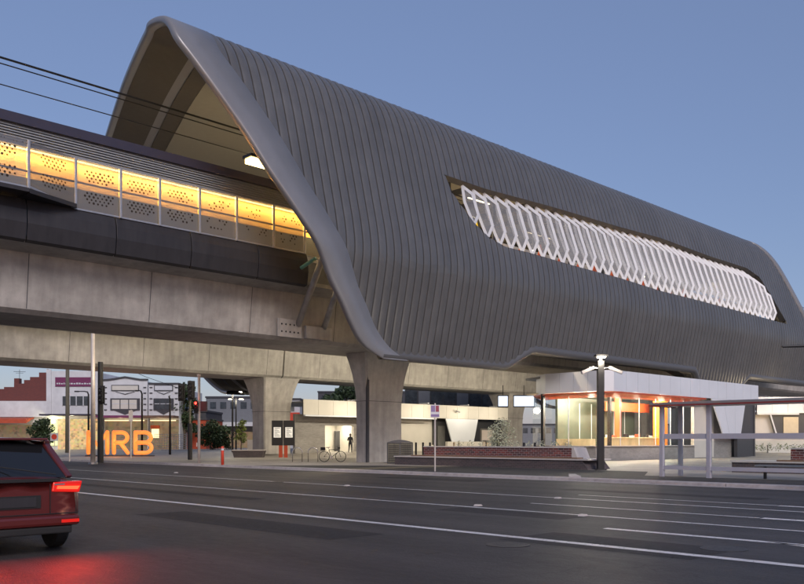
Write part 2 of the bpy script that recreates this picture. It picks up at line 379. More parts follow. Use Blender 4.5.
MB().grid(lambda i, j: (xs[i], ys[j], gz(xs[i], ys[j])), len(xs) - 1, len(ys) - 1).build('plaza', M['paving'], kind='structure')
# kerb and channel
k = MB()
for i in range(-40, 110):
    y0 = i * 2.4 + .012; y1 = y0 + 2.376
    k.prism([(KX, -.02), (KX + .42, -.02), (KX + .42, .112), (KX + .06, .112), (KX + .015, .09)], 'y', y0, y1)
k.build('kerb', M['kerb'], kind='structure')
MB().box(KX - .45, KX, -96, 264, -.02, .008).build('gutter', M['kerb'], kind='structure')
# dark footpath strip behind the kerb
ap = MB()
ax0 = KX + .42
ap.add([(ax0, -60, .106), (ax0 + 3.4, -60, .106), (ax0 + 3.4, 17, .106), (ax0 + 7.2, 19, .106), (ax0 + 7.2, 30, .106), (ax0 + 3.6, 36, .106), (ax0, 39, .106)], [(0, 1, 2, 3, 4, 5, 6)])
ap.build('footpath', M['apron'], kind='structure')
g = ground(570, 478, .11)
MB().prism([(ax0 - .35, g.y + .25), (ax0 + 1.6, g.y + 1.6), (ax0 + 1.6, g.y + 1.3), (ax0 - .1, g.y - .1)], 'z', .1, .16).build('kerb_ramp_edge', M['kerb'], kind='structure')

pm = MB()
for (px, py, lx_, ly_) in ((330, 540, 1.1, 6), (560, 520, .9, 3.2), (690, 560, 1.4, 3), (470, 482, 1.6, 5), (250, 500, .5, 14), (760, 500, .8, 6)):
    p = ground(px, py, 0); pm.quad((p.x, p.y, .002), (p.x + lx_, p.y, .002), (p.x + lx_, p.y + ly_, .002), (p.x, p.y + ly_, .002))
pm.build('road_patch', M['patch'], kind='structure')
for i, (px, py) in enumerate(((508, 545), (724, 549), (276, 482))):
    p = ground(px, py, 0); m_ = MB(); m_.tube([(0, 0, -.02), (0, 0, .006)], .31, 24); m_.mark(None) if 0 else None
    o = m_.build('manhole_cover', mat('cast_iron', (.05, .045, .045), rough=.5, metal=.6, bump=.6, bscale=25, scale=20), None); o.location = p
    tag(o, ('round iron cover in the near lane below the long solid line', 'round iron cover in the near lane at lower right', 'small round iron cover far along the road at left')[i], 'manhole cover')
# painted lines
def line(px0, py0, px1, py1, w, y0=None, y1=None):
    a = ground(px0, py0, .004); b = ground(px1, py1, .004); x = (a.x + b.x) / 2
    return MB().quad((x - w / 2, y1 if y1 is not None else b.y, .004), (x + w / 2, y1 if y1 is not None else b.y, .004), (x + w / 2, y0 if y0 is not None else a.y, .004), (x - w / 2, y0 if y0 is not None else a.y, .004))
lm = MB()
for args in [(300, 515.5, 804, 565.6, .19, 60, -20), (300, 494, 804, 532, .12, 60, -20), (300, 483, 804, 512, .12, 60, -20),
             (578, 495, 778, 505.5, .10, None, None), (778, 505.8, 804, 507, .22, None, -20), (528, 503.4, 762, 517.6, .10, None, None), (763, 518, 804, 521, .24, None, -20),
             (605, 528.3, 804, 545, .17, None, -20)]:
    q = line(*args); lm.add(q.v, q.f)
a = ground(765, 541, .004); b = ground(804, 547.5, .004)
lm.quad((a.x - .03, a.y, .004), (b.x + .26, b.y, .004), (b.x + .06, b.y, .004), (a.x - .05, a.y, .004))
lm.build('lane_marking', M['paint'], kind='structure')
for px, py in [(176, 473), (347, 486), (478, 506), (583, 516), (558, 498.5)]:
    p = ground(px, py, 0)
    MB().prism([(-.09, 0), (.09, 0), (.05, .035), (-.05, .035)], 'y', -.06, .06).build('road_stud', M['stonecap'])
    o = bpy.context.scene.collection.objects[-1]; o.location = p
    wh = 'white raised road stud' 
    tag(o, wh + {176: ', at far left near the plaza', 347: ' below the parked bicycle', 478: ' below the brick bench, midway across the road', 583: ' in front of the black lamp pole on the middle line', 558: ' nearest the kerb ramp'}[px], 'road stud', 'raised studs along the lane lines')

# ================================================================== STATION SHELL
PR = [(34.2, 4.05), (33.6, 4.1), (33.15, 4.35), (32.95, 5.0), (32.6, 6.6), (32.2, 8.5), (32.02, 9.7), (32.15, 10.9), (32.5, 12.4), (33.0, 14.4), (33.6, 16.6), (34.15, 18.1), (34.75, 18.98), (35.55, 19.5), (37.2, 19.78),
      (41, 19.98), (46, 20.12), (52, 20.15), (58, 20.1), (63, 20.0), (66, 19.7), (68, 18.6), (69.3, 16), (70.6, 13), (71.4, 10.6), (71.6, 9), (71.1, 7.2), (70.0, 5.6), (68.2, 4.6), (66.3, 4.3)]
dense = []
for i in range(len(PR) - 1):
    p0 = PR[max(i - 1, 0)]; p1 = PR[i]; p2 = PR[i + 1]; p3 = PR[min(i + 2, len(PR) - 1)]
    for kx in range(12):
        t = kx / 12
        dense.append(tuple(.5 * ((2 * p1[j]) + (-p0[j] + p2[j]) * t + (2 * p0[j] - 5 * p1[j] + 4 * p2[j] - p3[j]) * t * t + (-p0[j] + 3 * p1[j] - 3 * p2[j] + p3[j]) * t ** 3) for j in (0, 1)))
dense.append(PR[-1])
SL = [0]
for i in range(1, len(dense)): SL.append(SL[-1] + math.dist(dense[i], dense[i - 1]))
STOT = SL[-1]
import bisect
def pos(s):
    s = max(0, min(STOT, s)); i = min(max(bisect.bisect_right(SL, s) - 1, 0), len(SL) - 2)
    t = (s - SL[i]) / (SL[i + 1] - SL[i]); a, b = dense[i], dense[i + 1]
    return a[0] + (b[0] - a[0]) * t, a[1] + (b[1] - a[1]) * t
def nrm(s):
    a = pos(max(s - .15, 0)); b = pos(min(s + .15, STOT)); dy, dz = b[0] - a[0], b[1] - a[1]; l = math.hypot(dy, dz)
    return -dz / l, dy / l          # outward for near wall: -Y
S_RIDGE = SL[14 * 12]; S_NEAR0 = SL[3 * 12]
def s_of_z(z):                       # near wall
    lo, hi = SL[2 * 12], S_RIDGE
    for _ in range(40):
        m_ = (lo + hi) / 2
        if pos(m_)[1] < z: lo = m_
        else: hi = m_
    return (lo + hi) / 2
def on_wall(px, py):
    z = 10.0
    for _ in range(60):
        Y = pos(s_of_z(z))[0]; p = atY(px, Y, py); z = .5 * z + .5 * max(4.05, min(20.05, p.z - EYE))
    return p.x, z
def interp(tab, x):
    if x <= tab[0][0]: return tab[0][1]
    for i in range(len(tab) - 1):
        if x <= tab[i + 1][0]:
            t = (x - tab[i][0]) / (tab[i + 1][0] - tab[i][0]); return tab[i][1] + (tab[i + 1][1] - tab[i][1]) * t
    return tab[-1][1]
ftab = []
for p in [(374, 356), (366, 350), (360, 343), (350, 323), (340, 299), (331, 283), (317, 242), (303, 220), (270, 171), (244.5, 130), (203, 72), (187.6, 51), (174.7, 35.7)]:
    X, z = on_wall(*p); ftab.append((s_of_z(z), X))
ftab.sort()
ftab = [(0, 33.4), (.85, 32.6), (1.05, 31.6)] + [q for q in ftab if q[0] > 1.15]
ftab.append((S_RIDGE, 19.35))
def Fc(s):
    if s <= S_RIDGE: return interp(ftab, s)
    Y, z = pos(s)
    base = 19.35 + .355 * (Y - 37.4) + .82 * max(0, 20.1 - z)
    return base
Ft = [(STOT * i / 400, Fc(STOT * i / 400)) for i in range(401)]
# soften F
Fv = [f for _, f in Ft]
for _ in range(6): Fv = [Fv[0]] + [(Fv[i - 1] + 2 * Fv[i] + Fv[i + 1]) / 4 for i in range(1, 400)] + [Fv[-1]]
Ft = [(Ft[i][0], Fv[i]) for i in range(401)]
def Fs(s): return Fv[0] if s <= 0 else (lambda q: Fv[min(int(q), 399)] * (1 - (q - int(q))) + Fv[min(int(q) + 1, 400)] * (q - int(q)))(min(s / STOT * 400, 399.999))
def Gs(s):
    Y, z = pos(s); return 83.2 + .78 * max(0, 20.1 - z) - .9 * sstep((z - 17) / 3.1)
def bandw(s): # width of the smooth portal band
    Y, z = pos(s); return 1.6 + .65 * sstep((z - 4) / 13) + .35 * sstep((6.2 - z) / 1.6)
def cut(fn, X, lo, hi, n=200):
    # first s in [lo,hi] where fn(s) <= X (scan)
    prev = lo
    for i in range(n + 1):
        s = lo + (hi - lo) * i / n
        if fn(s) <= X: 
            if i == 0: return s
            a, b = prev, s
            for _ in range(18):
                m_ = (a + b) / 2
                if fn(m_) <= X: b = m_
                else: a = m_
            return b
        prev = s
    return None
S_MID = STOT / 2
def bumpf(X): return sstep((X - 45.5) / 3.5)
def s_farbot(X):
    zt_ = 4.3 + 2.3 * bumpf(X)
    if zt_ < 4.32: return STOT
    lo, hi = SL[24 * 12], STOT
    for _ in range(30):
        m_ = (lo + hi) / 2
        if pos(m_)[1] > zt_: lo = m_
        else: hi = m_
    return lo
FB = lambda s: Fs(s) + bandw(s) - .1
SR0 = 16.0
def near_lo(X): return cut(FB, X, 0, SR0, 400)
def far_hi(X):
    r_ = cut(lambda q: FB(STOT - q), X, 0, STOT - SR0 + .2, 400); return STOT - r_ if r_ is not None else None
def bump(X):
    return sstep((X - 41.0) / 3.2) * (1 - sstep((X - 65.4) / 2.0)) + sstep((X - 74.0) / 2.2) * (1 - sstep((X - 97) / 2))
def s_bot(X): return s_of_z(4.42 + 1.2 * bump(X)) if bump(X) > .001 else SL[int(2.2 * 12)]
# opening
top_px = [(444.5, 175), (485, 189), (552, 207), (619, 227), (660, 238), (708.5, 256), (746, 268), (759, 277), (771, 296), (786, 322)]
bot_px = [(444.5, 175), (452, 193), (462, 207), (473.6, 222.7), (488, 237), (505, 247), (529.5, 253), (574, 266), (619, 278), (660, 291), (700, 301), (786, 324)]
otop = sorted(on_wall(*p) for p in top_px); obot = sorted(on_wall(*p) for p in bot_px)
X0, X1 = otop[0][0], min(otop[-1][0], obot[-1][0])
def o_lo(X): return s_of_z(interp(obot, X))
def o_hi(X): return s_of_z(interp(otop, X))

station = empty('station_building', (32, 34, .1), label='dark ribbed metal station canopy wrapped over the elevated rail viaduct', cat='station')
def addp(mb, name, m, **k):
    o = mb.build(name, m, station, **k); o.matrix_parent_inverse = Matrix.Translation((-32, -34, -.1)); return o
RP = .55
FR = [0, .035, .07, .25, .5, .75, .93, .965]
def ribn(fr):
    if fr < .05 or fr > .95: return -.09 if fr < .02 else -.08
    return .042 * math.sin(math.pi * (fr - .05) / .9) ** .6
XS0 = math.floor(X0 / RP) * RP; XS1 = math.ceil(X1 / RP) * RP; XM = 151 * RP
cols = []
kx = int(19.5 / RP)
while kx * RP < 98:
    for fr in FR: cols.append((kx * RP + fr * RP, ribn(fr)))
    kx += 1
def P3(X, s, off):
    Y, z = pos(s); ny, nz = nrm(s); return (X, Y + ny * off, z + nz * off + EYE)
def patch(mb, Xa, Xb, slo, shi, rows):
    prev = None
    cl = [c for c in cols if Xa - 1e-5 < c[0] < Xb + 1e-5]
    for X, n in cl:
        a = slo(X); b = shi(X)
        if a is None or b is None or b - a < .01: prev = None; continue
        ring = []
        for r in range(rows + 1):
            s = a + (b - a) * r / rows; ring.append(P3(X, s, n))
        base = len(mb.v); mb.v += ring
        if prev is not None: mb.f += [(prev + r, base + r, base + r + 1, prev + r + 1) for r in range(rows)]
        prev = base
def lo_all(X):
    a = near_lo(X)
    return None if a is None else max(a, s_bot(X))
def hi_near(X):
    if X < XM + .001:
        h = far_hi(X); h = h if h is not None else (STOT if X > Fs(STOT) else None)
        return None if h is None else min(h, s_farbot(X))
    # far end cut on near wall: G(s) - band > X
    lo, hi = S_NEAR0, S_RIDGE
    if Gs(lo) - 1.2 < X: return None
    for _ in range(30):
        m_ = (lo + hi) / 2
        if Gs(m_) - 1.2 > X: lo = m_
        else: hi = m_
    return lo
def hi_lim(X): 
    h = hi_near(X); return h
skin = MB()
patch(skin, 21.0, XS0, lo_all, lambda X: hi_lim(X), 110)
patch(skin, XS0, XS1, lo_all, lambda X: min(o_lo(X), hi_lim(X) or 0), 40)
patch(skin, XS0, XM, o_hi, lambda X: hi_lim(X), 90)
patch(skin, XM, XS1, o_hi, lambda X: hi_lim(X), 30)
patch(skin, XS1, 97, lo_all, lambda X: hi_lim(X), 50)
def far_lo(X):
    lo, hi = S_MID, STOT
    if Gs(hi) - 1.2 < X: return None
    for _ in range(30):
        m_ = (lo + hi) / 2
        if Gs(m_) - 1.2 > X: hi = m_
        else: lo = m_
    return hi
patch(skin, XM, 97, far_lo, lambda X: s_farbot(X), 30)
sko = addp(skin, 'ribbed_cladding', M['cladding'], smooth=False)
sko.data.materials.append(M['seam'])
for f in sko.data.polygons:
    fr = (f.center.x / RP) % 1
    if fr < .035 or fr > .965: f.material_index = 1
print('skin verts', len(skin.v))

# portal trim bands
S_START = SL[int(2.2 * 12)]
def trim(fn, sgn, bw):
    mb = MB(); n = 260
    prof = [(bw, -.12), (bw, .062), (.3, .062), (.12, .058), (.05, .03), (.0, -.05), (.0, -.2), (.03, -.25), (.18, -.28), (.5, -.30)]
    def pt(i, j):
        s = S_START + (STOT - S_START) * i / n; w = bandw(s) if sgn > 0 else 1.3
        dx, off = prof[j]
        if dx == bw: dx = w
        return P3(fn(s) + sgn * dx, s, off)
    mb.grid(pt, n, len(prof) - 1); return mb
addp(trim(Fs, 1, 99), 'portal_trim', M['trim'], smooth=True)
addp(trim(Gs, -1, 99), 'portal_trim', M['trim'], smooth=True)
# bottom hem
hem = MB(); XA = Fs(S_START) + .02; n = 320
hp = [(.50, -.02), (.47, .125), (.12, .135), (.0, .05), (-.06, -.06), (-.04, -.3), (.1, -.42), (.5, -.45)]
def hpt(i, j):
    X = XA + (95.6 - XA) * i / n; s = s_bot(X); Y, z = pos(s); ny, nz = nrm(s); dz, off = hp[j]
    return (X, Y - off, z + dz + EYE)
hem.grid(hpt, n, len(hp) - 1); addp(hem, 'bottom_hem', M['hemgrey'], smooth=True)
# lining / soffit
def strip(o0, o1, m, name, off=-.31):
    mb = MB(); mb.grid(lambda i, j: P3(Fs(S_START + (STOT - S_START) * i / 160) + o0 + (o1 - o0) * j, S_START + (STOT - S_START) * i / 160, off), 160, 1); return addp(mb, name, m, smooth=True)
strip(.4, 2.6, M['ceil_unlit_brown'], 'soffit_outer'); strip(2.6, 3.15, M['ceil_band'], 'soffit_band', -.27)
strip(3.15, 4.2, M['ceil_unlit_brown'], 'soffit_outer')
lin = MB(); NS, NX = 300, 240
def lpt(i, j):
    s = STOT * i / NS; a = Fs(s) + 4.2; b = Gs(s) - .8; return P3(a + (b - a) * j / NX, s, -.33)
lin.grid(lpt, NS, NX)
keep = []
for f in lin.f:
    c = [sum(lin.v[q][a] for q in f) / 4 for a in range(3)]
    z = c[2] - EYE
    if c[1] < 40 and X0 - .2 < c[0] < X1 + .3 and z < 18 and interp(obot, c[0]) - .35 < z < interp(otop, c[0]) + .1: continue
    if c[1] > 60 and z < 4.3 + 2.3 * bumpf(c[0]) + .1: continue
    if c[1] < 40 and z < 4.42 + 1.2 * bump(c[0]) + .1: continue
    keep.append(f)
lin.f = keep
addp(lin, 'ceiling_lining', M['ceil_cream'], smooth=True)
# reveals of the opening
rev = MB(); n = 200
for fn in (o_lo, o_hi):
    rev.grid(lambda i, j: P3(X0 + (X1 - X0) * i / n, fn(X0 + (X1 - X0) * i / n), (.03, -.05, -.46)[j]), n, 2)
addp(rev, 'opening_reveal', M['darkwall'])
# platform, floor
fl = MB(); fl.box(34, 92, 36.6, 67.6, 8.5 + EYE, 9.0 + EYE); addp(fl, 'platform_slab', M['concrete'])
mb = MB()
mb.box(40, 88, 44.6, 44.9, 9.0 + EYE, 12.0 + EYE); addp(mb, 'platform_wall', M['cream_panel'])
ed = MB()
for i in range(16): ed.box(40 + i * 3, 42.2 + i * 3, 44.35, 44.55, 9.2 + EYE, 11.2 + EYE)
addp(ed, 'orange_panels', M['orange_lit'])
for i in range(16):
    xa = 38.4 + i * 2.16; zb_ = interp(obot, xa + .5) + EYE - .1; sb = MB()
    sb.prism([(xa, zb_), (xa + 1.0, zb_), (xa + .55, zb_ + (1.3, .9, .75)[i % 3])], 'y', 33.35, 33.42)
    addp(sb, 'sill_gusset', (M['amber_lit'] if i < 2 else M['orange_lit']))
sb = MB(); sb.box(38, 84, 35.2, 35.3, 9.0 + EYE, 13.0 + EYE); addp(sb, 'cream_partition', M['cream_panel'])
cb_ = MB()
for i in range(11): cb_.box(38.3 + i * 4.3, 38.55 + i * 4.3, 35.08, 35.19, 9 + EYE, 16 + EYE)
addp(cb_, 'partition_column', M['darkwall'])
# ceiling frames seen through the window
cf = MB()
for i in range(16):
    x = 38 + i * 3.1; cf.box(x, x + .25, 36.2, 60, 17.2 + EYE, 17.6 + EYE)
addp(cf, 'roof_frame', M['trimdark'])
# underside of the shell between girder and hem
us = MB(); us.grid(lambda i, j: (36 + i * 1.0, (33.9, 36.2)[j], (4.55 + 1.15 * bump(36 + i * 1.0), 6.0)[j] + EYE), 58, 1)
addp(us, 'underside_panel', M['ceil_unlit_brown'])
# lit tubes
tb = MB()
for i in range(3):
    x = 35 + i * 4.0
    tb.box(x, x + 2.2, 37.5, 37.62, 16.3 + EYE, 16.36 + EYE)
addp(tb, 'strip_light', M['tube'])
for i in range(6):
    l_ = lamp('AREA', (36 + i * 9, 40, 16.2 + EYE), 1000, WARM, size=4, size_y=1, rot=(0, 0, 0), name='platform_strip_light'); l_.parent = station; l_.matrix_parent_inverse = Matrix.Translation((-32, -34, -.1))
# gantry light under portal
gl = MB(); gp = on_wall(262, 165); 
gb = Vector((27.4, 39.2, 14.9 + EYE))
a_, b_, c_ = ray(262, 164); dd = 38.8 / b_; gb = Vector((a_ * dd, 38.8, c_ * dd + EYE))
gl.box(gb.x - .9, gb.x + .9, gb.y - .3, gb.y + .3, gb.z - .12, gb.z + .12); addp(gl, 'portal_floodlight', M['led_warm'])
gl = MB(); gl.box(gb.x - 1.0, gb.x + 1.3, gb.y - .4, gb.y + .4, gb.z + .13, gb.z + .3); gl.beam((gb.x, gb.y, gb.z + .3), (gb.x + 2, gb.y, 19.2 + EYE), .15, .15)
addp(gl, 'floodlight_bracket', M['black'])
l_ = lamp('POINT', (gb.x + .5, gb.y, gb.z - .5), 300, WARM, size=.4); l_.parent = station; l_.matrix_parent_inverse = Matrix.Translation((-32, -34, -.1))

# window fins
def fin(X, zl, zh):
    ux, uy = .55, -.83
    zl -= .05
    sc = min(1, (zh - zl) / 4.2); H = zh - zl - .2
    def W(z): return pos(s_of_z(z))[0]
    def pt(z, out): return Vector((ux * out, W(z) + uy * out, z))
    z3 = zl + .03; z0_ = zh - .2
    o0, o1, o2, o3 = pt(z0_, -.52 * sc), pt(z0_ - H * .21, .26 * sc), pt(z0_ - H * .74, .42 * sc), pt(z3, -.12)
    dv = Vector((-ux, -uy, 0)) * (.74 * sc)
    i1 = o1 + dv + Vector((0, 0, -.42)); i2 = o2 + dv + Vector((0, 0, -.05))
    fr_ = MB(); th = .07; wd = .165
    seq = [o0, o1, o2, o3, i2, i1]
    nn = (o2 - o1).cross(dv).normalized()
    for q in range(6):
        a, b = seq[q], seq[(q + 1) % 6]
        e = (b - a).normalized() * .05
        fr_.beam(a - e, b + e, wd, th, up=nn)
    inf = MB(); tt = nn * .008
    for poly in ((o0, o1, i1), (o1, o2, i2, i1), (o2, o3, i2)):
        k_ = len(poly); inf.add([p - tt for p in poly] + [p + tt for p in poly], [tuple(range(k_ - 1, -1, -1)), tuple(range(k_, 2 * k_))])
    e = empty('window_fin', (X - 32, -34, EYE - .1)); e.parent = station
    fr_.build('fin_frame', M['white'], e); inf.build('fin_mesh', M['fin_infill'], e)
X = X0 + .9
while X < X1 - .6:
    zl, zh = interp(obot, X), interp(otop, X)
    if zh - zl > 2.3: fin(X, zl, zh)
    X += 1.08
# head-high sparkle lights along sill
for px, py in [(541, 254), (650, 279)]:
    X, z = on_wall(px, py); m_ = MB(); m_.ball((X, 33.0, z + EYE + .25), .11); addp(m_, 'sill_lamp', M['led_white'])

# ================================================================== VIADUCTS
def girder(Yn, name, label, side):
    root = empty(name, (0, Yn, 0), label=label, cat='viaduct')
    zb = 5.57 + EYE
    sec = [(0, zb), (4.8, zb), (5.6, zb + 2.6), (6.6, zb + 2.8), (6.6, zb + 3.0), (-1.5, zb + 3.0), (-1.5, zb + 2.8), (-.55, zb + 2.6)] 
    # slightly inclined web
    sec = [(0.25, zb), (4.55, zb), (4.8, zb + .15), (5.2, zb + 2.55), (6.6, zb + 2.85), (6.6, zb + 3.05), (-1.6, zb + 3.05), (-1.6, zb + 2.85), (-.3, zb + 2.6), (0, zb + .2)]
    segs = [(-60, 2), (2.06, 37.1), (37.2, 72), (72.06, 107), (107.06, 190)] if side == 0 else [(-60, 10), (10.06, 44.9), (45.05, 80), (80.06, 115), (115.06, 190)]
    g_ = MB()
    for a, b in segs: g_.prism(sec, 'x', a, b)
    # segment joints as thin grooves: dark hairline strips proud by 3 mm
    j = g_.mark(M['joint'])
    x = -38.0
    while x < 110:
        j.add([(x, -.004, zb + .22), (x + .035, -.004, zb + .22), (x + .035, -.304, zb + 2.58), (x, -.304, zb + 2.58)], [(0, 1, 2, 3)])
        x += 2.9 * 2
    g_.build('girder', M['concrete'], root)
    return root
via1 = girder(38, 'rail_viaduct', 'near concrete rail viaduct with perforated glowing side screens spanning the road', 0)
via2 = girder(61, 'rail_viaduct', 'far plain concrete rail viaduct behind the near one', 1)
# dark parapet panels (near), slightly bulged
zp0, zp1 = 8.36 + EYE, 10.1 + EYE
edges = []
for px in (-60, 26, 115, 190, 257, 307): edges.append(atY(px, 36.2).x)
edges = [edges[0] - 12, edges[0] - 6] + edges
for a, b in zip(edges[:-1], edges[1:]):
    p = MB(); a += .025; b -= .025
    sec = [(-1.86, zp0 + .02), (-1.62, zp0 - .06), (-1.62, zp1 - .02), (-1.80, zp1 - .02), (-1.95, zp1 - .5), (-1.98, zp0 + .7)]
    p.prism(sec, 'x', a, b)
    p.build('parapet_panel', M['panel_dark'], via1, bevel=.015)
# screens
holes = []
def dots(mb, x0, x1, y0, y1, z0, z1, seed, dens=1):
    # clusters of round openings: dark discs standing 4 mm proud on a plane from (x0,y0) to (x1,y1)
    rnd = random.Random(seed)
    d = Vector((x1 - x0, y1 - y0, 0)); L_ = d.length; d.normalize(); n_ = Vector((d.y, -d.x, 0))
    if n_.y > 0: n_ = -n_
    def disc(cx, cz, r):
        c = Vector((x0, y0, 0)) + d * cx + n_ * .006 + Vector((0, 0, cz)); k = 10
        mb.add([c + d * r * math.cos(2 * math.pi * q / k) + Vector((0, 0, r * math.sin(2 * math.pi * q / k))) for q in range(k)], [tuple(range(k))])
    for (zc, rows) in ((z0 + (z1 - z0) * .72, 4), (z0 + (z1 - z0) * .28, 4)):
        st = .17
        for r_ in range(rows):
            for c_ in range(-3, 4):
                xx = L_ / 2 + (c_ + (.5 if r_ % 2 else 0)) * st * 1.15; zz = zc + (r_ - rows / 2) * st * .8
                if abs(c_) + abs(r_ - rows / 2) > 4 or rnd.random() > dens: continue
                disc(xx, zz, .034 + .022 * rnd.random())
    for c_ in range(int(L_ / .12)):   # row of small holes along the top
        if rnd.random() < .6: disc(.1 + c_ * .12, z1 - .12 - .05 * rnd.random(), .018)
sx = [atY(px, 36.2).x for px in (75, 120, 159, 199, 236, 273, 304)]
zs0, zs1 = zp1 + .03, 12.28 + EYE
def screen(x0, y0, x1, y1, i, dens=1, z0=zs0, z1=zs1, kinkz=0):
    s_ = MB(); t = .03
    s_.hexa([(x0, y0, z0), (x1, y1, z0 if not kinkz else zs0), (x1, y1 + t, z0 if not kinkz else zs0), (x0, y0 + t, z0), (x0, y0, z1), (x1, y1, z1), (x1, y1 + t, z1), (x0, y0 + t, z1)])
    s_.mark(M['hole']); dots(s_, x0, x1, y0, y1, z0, z1, i, dens); o = s_.build('screen_panel', M['screen'], via1)
    fr = MB(); fr.box(min(x0, x1), max(x0, x1), min(y0, y1) - .06, min(y0, y1) - .02, z0 - .09, z0 - .02) if abs(y0 - y1) < .01 else fr.beam((x0, y0 - .04, z0 - .04), (x1, y1 - .04, zs0 - .04), .06, .08)
    fr.build('bottom_rail', M['post'], o)
def spost(x, y, z0=zs0, z1=zs1):
    p = MB(); p.box(x - .05, x + .05, y - .12, y - .03, z0 - .1, z1 - .02); p.build('screen_post', M['post'], via1, bevel=.01)
for i in range(6):
    screen(sx[i] + .06, -1.8, sx[i + 1] - .06, -1.8, i, (1, 1, .9, .5, .3, .3)[i]); spost(sx[i], -1.8)
spost(sx[6], -1.8)
xL = atY(28, 35.3).x
screen(xL + .05, -2.7, sx[0] - .05, -1.85, 11, 1, zs0 + .25, zs1 - .02, 1)
spost(xL, -2.7, zs0 + .2, zs1 - .04)
xx = xL
for i in range(5):
    screen(xx - 2.35, -2.7, xx - .06, -2.7, 20 + i, 1, zs0 + .25, zs1 - .02); xx -= 2.4; spost(xx, -2.7, zs0 + .2, zs1 - .04)
lf = MB(); lf.box(xL - 14, xL, -2.85, -1.55, zs0 - .02, zs0 + .14); lf.prism([(xL + .01, -2.85), (sx[0], -2.0), (sx[0], -1.5), (xL + .01, -1.5)], 'z', zs0 - .06, zs0 + .12); lf.build('ledge', M['panel_dark'], via1)
# handrail behind the screens, walkway wall, louvre fascia with cap and light strip
XE = 31.5
hr = MB(); hr.tube([(-30, -1.55, zs0 + 1.2), (XE, -1.55, zs0 + 1.2)], .045); hr.build('handrail', M['black'], via1)
bw = MB(); bw.box(-30, XE, -.62, -.45, zs0 - .1, zs0 + 1.2); bw.build('shade_upstand', M['darkwall'], via1)  # dark lower half, colours in the fade of the glow towards grey
bw = MB(); bw.box(-30, XE, -.55, -.46, zs0 + 1.205, 13.1 + EYE - .3); bw.build('inner_barrier', M['amber_glow_wall'], via1)  # amber colour carries the warm glow seen through the upper screens
wk = MB(); wk.box(-30, XE, -1.6, -.56, zp1 - .1, zp1 - .02); wk.build('walkway', M['concrete'], via1)
lv = MB()
zt = 13.42 + EYE; zl0 = 12.55 + EYE
for i in range(7): 
    z = zl0 + .05 + i * .115; lv.prism([(-1.02, z), (-.92, z + .10), (-.90, z + .10), (-.98, z)], 'x', -30, XE)
lv.box(-30, XE, -.9, -.86, zl0, zt); lv.box(-30, XE, -1.03, -.9, zl0 - .03, zl0 + .03)
lv.build('louvre_fascia', M['louvre'], via1)
cp = MB(); cp.prism([(-1.12, zt), (-1.12, zt + .42), (-.7, zt + .5), (-.7, zt)], 'x', -30, XE + .5); cp.build('fascia_cap', M['cap'], via1)
ls = MB(); ls.box(-30, XE, -.85, -.78, zl0 - .10, zl0 - .04); ls.build('light_strip', M['led_warm'], via1)
for i in range(7):
    l_ = lamp('AREA', (-20 + i * 8.0, -.82, zl0 - .12), 420, WARM2, via1, size=7.8, size_y=.12, name='strip_light')
    l_.rotation_euler = (R(22), 0, 0)
# raking struts on the girder
st = MB()
def pz(px, py, Y): p = atY(px, Y, py); return Vector((p.x, p.y - 38, p.z))
for (a, b) in (((298, 325, 37.7), (324, 254, 35.0)), ((324, 328, 37.7), (338, 288, 35.0))):
    m_ = MB(); m_.tube([pz(*a), pz(*b)], .17, 10); m_.build('raking_strut', M['pier'], via1, smooth=True)
pl = MB(); a = pz(277, 328, 37.75); b = pz(301, 328, 37.75); z0 = a.z - .45
pl.box(a.x, b.x, -.34, -.22, z0, z0 + 1.0); b2 = pz(330, 328, 37.75); pl.box(b.x + .25, b2.x, -.42, -.2, z0 + .05, z0 + .75)
o = pl.build('strut_plate', M['pier'], via1, bevel=.02)
bo = MB()
for i in range(5):
    for j in range(2): bo.ball((a.x + .25 + i * .28, -.35, z0 + .3 + j * .4), .05, 4)
bo.build('bolt', M['black'], o)
gr = MB(); gr.tube([pz(301, 268, 35.9), pz(316, 258, 35.0)], .1, 8); gr.build('green_pipe', mat('green_pipe', (.12, .3, .22), rough=.5), via1)

# ---- piers
def pier(px_x, Y, wx, wy, label, top=5.55 + EYE):
    x0, y0 = px_x, Y
    base = gz(x0, y0)
    root = empty('viaduct_pier', (x0, y0, base), label=label, cat='pier', group='concrete piers under the viaducts')
    mb = MB(); N_ = 28; H = top - base
    def ring(t):
        fl_ = max(0, (t - .45) / .55); e = fl_ ** 2.2
        hx = wx / 2 * (1 + .34 * e) ; hy = wy / 2 * (1 + .8 * e); c = .12
        return [(-hx + c, -hy), (hx - c, -hy), (hx, -hy + c), (hx, hy - c), (hx - c, hy), (-hx + c, hy), (-hx, hy - c), (-hx, -hy + c)]
    rs = [[(p[0], p[1], H * i / N_) for p in ring(i / N_)] for i in range(N_ + 1)]
    vs = [q for r_ in rs for q in r_]; fs = [(i * 8 + k, i * 8 + (k + 1) % 8, (i + 1) * 8 + (k + 1) % 8, (i + 1) * 8 + k) for i in range(N_) for k in range(8)]
    fs += [tuple(range(7, -1, -1)), tuple(N_ * 8 + k for k in range(8))]
    mb.add(vs, fs); mb.build('shaft', M['pier'], root)
    bj = MB(); hx, hy = wx / 2 * 1.18, wy / 2 * 1.5; bj.box(-hx * .9, hx * .9, -hy * .8, hy * .8, H, H + .12); bj.build('bearing', M['joint'], root)
    # casting joint
    cj = MB(); z = H * .56; e = ((.56 - .45) / .55) ** 2.2; hx = wx / 2 * (1 + .34 * e) + .004; hy = wy / 2 * (1 + .8 * e) + .004
    cj.box(-hx, hx, -hy, hy, z, z + .03); cj.build('casting_joint', M['joint'], root)
    return root
p1 = pier(37.3, 40.2, 3.1, 1.15, 'tall flared concrete pier with dark drain recess beside the bicycle and bins')
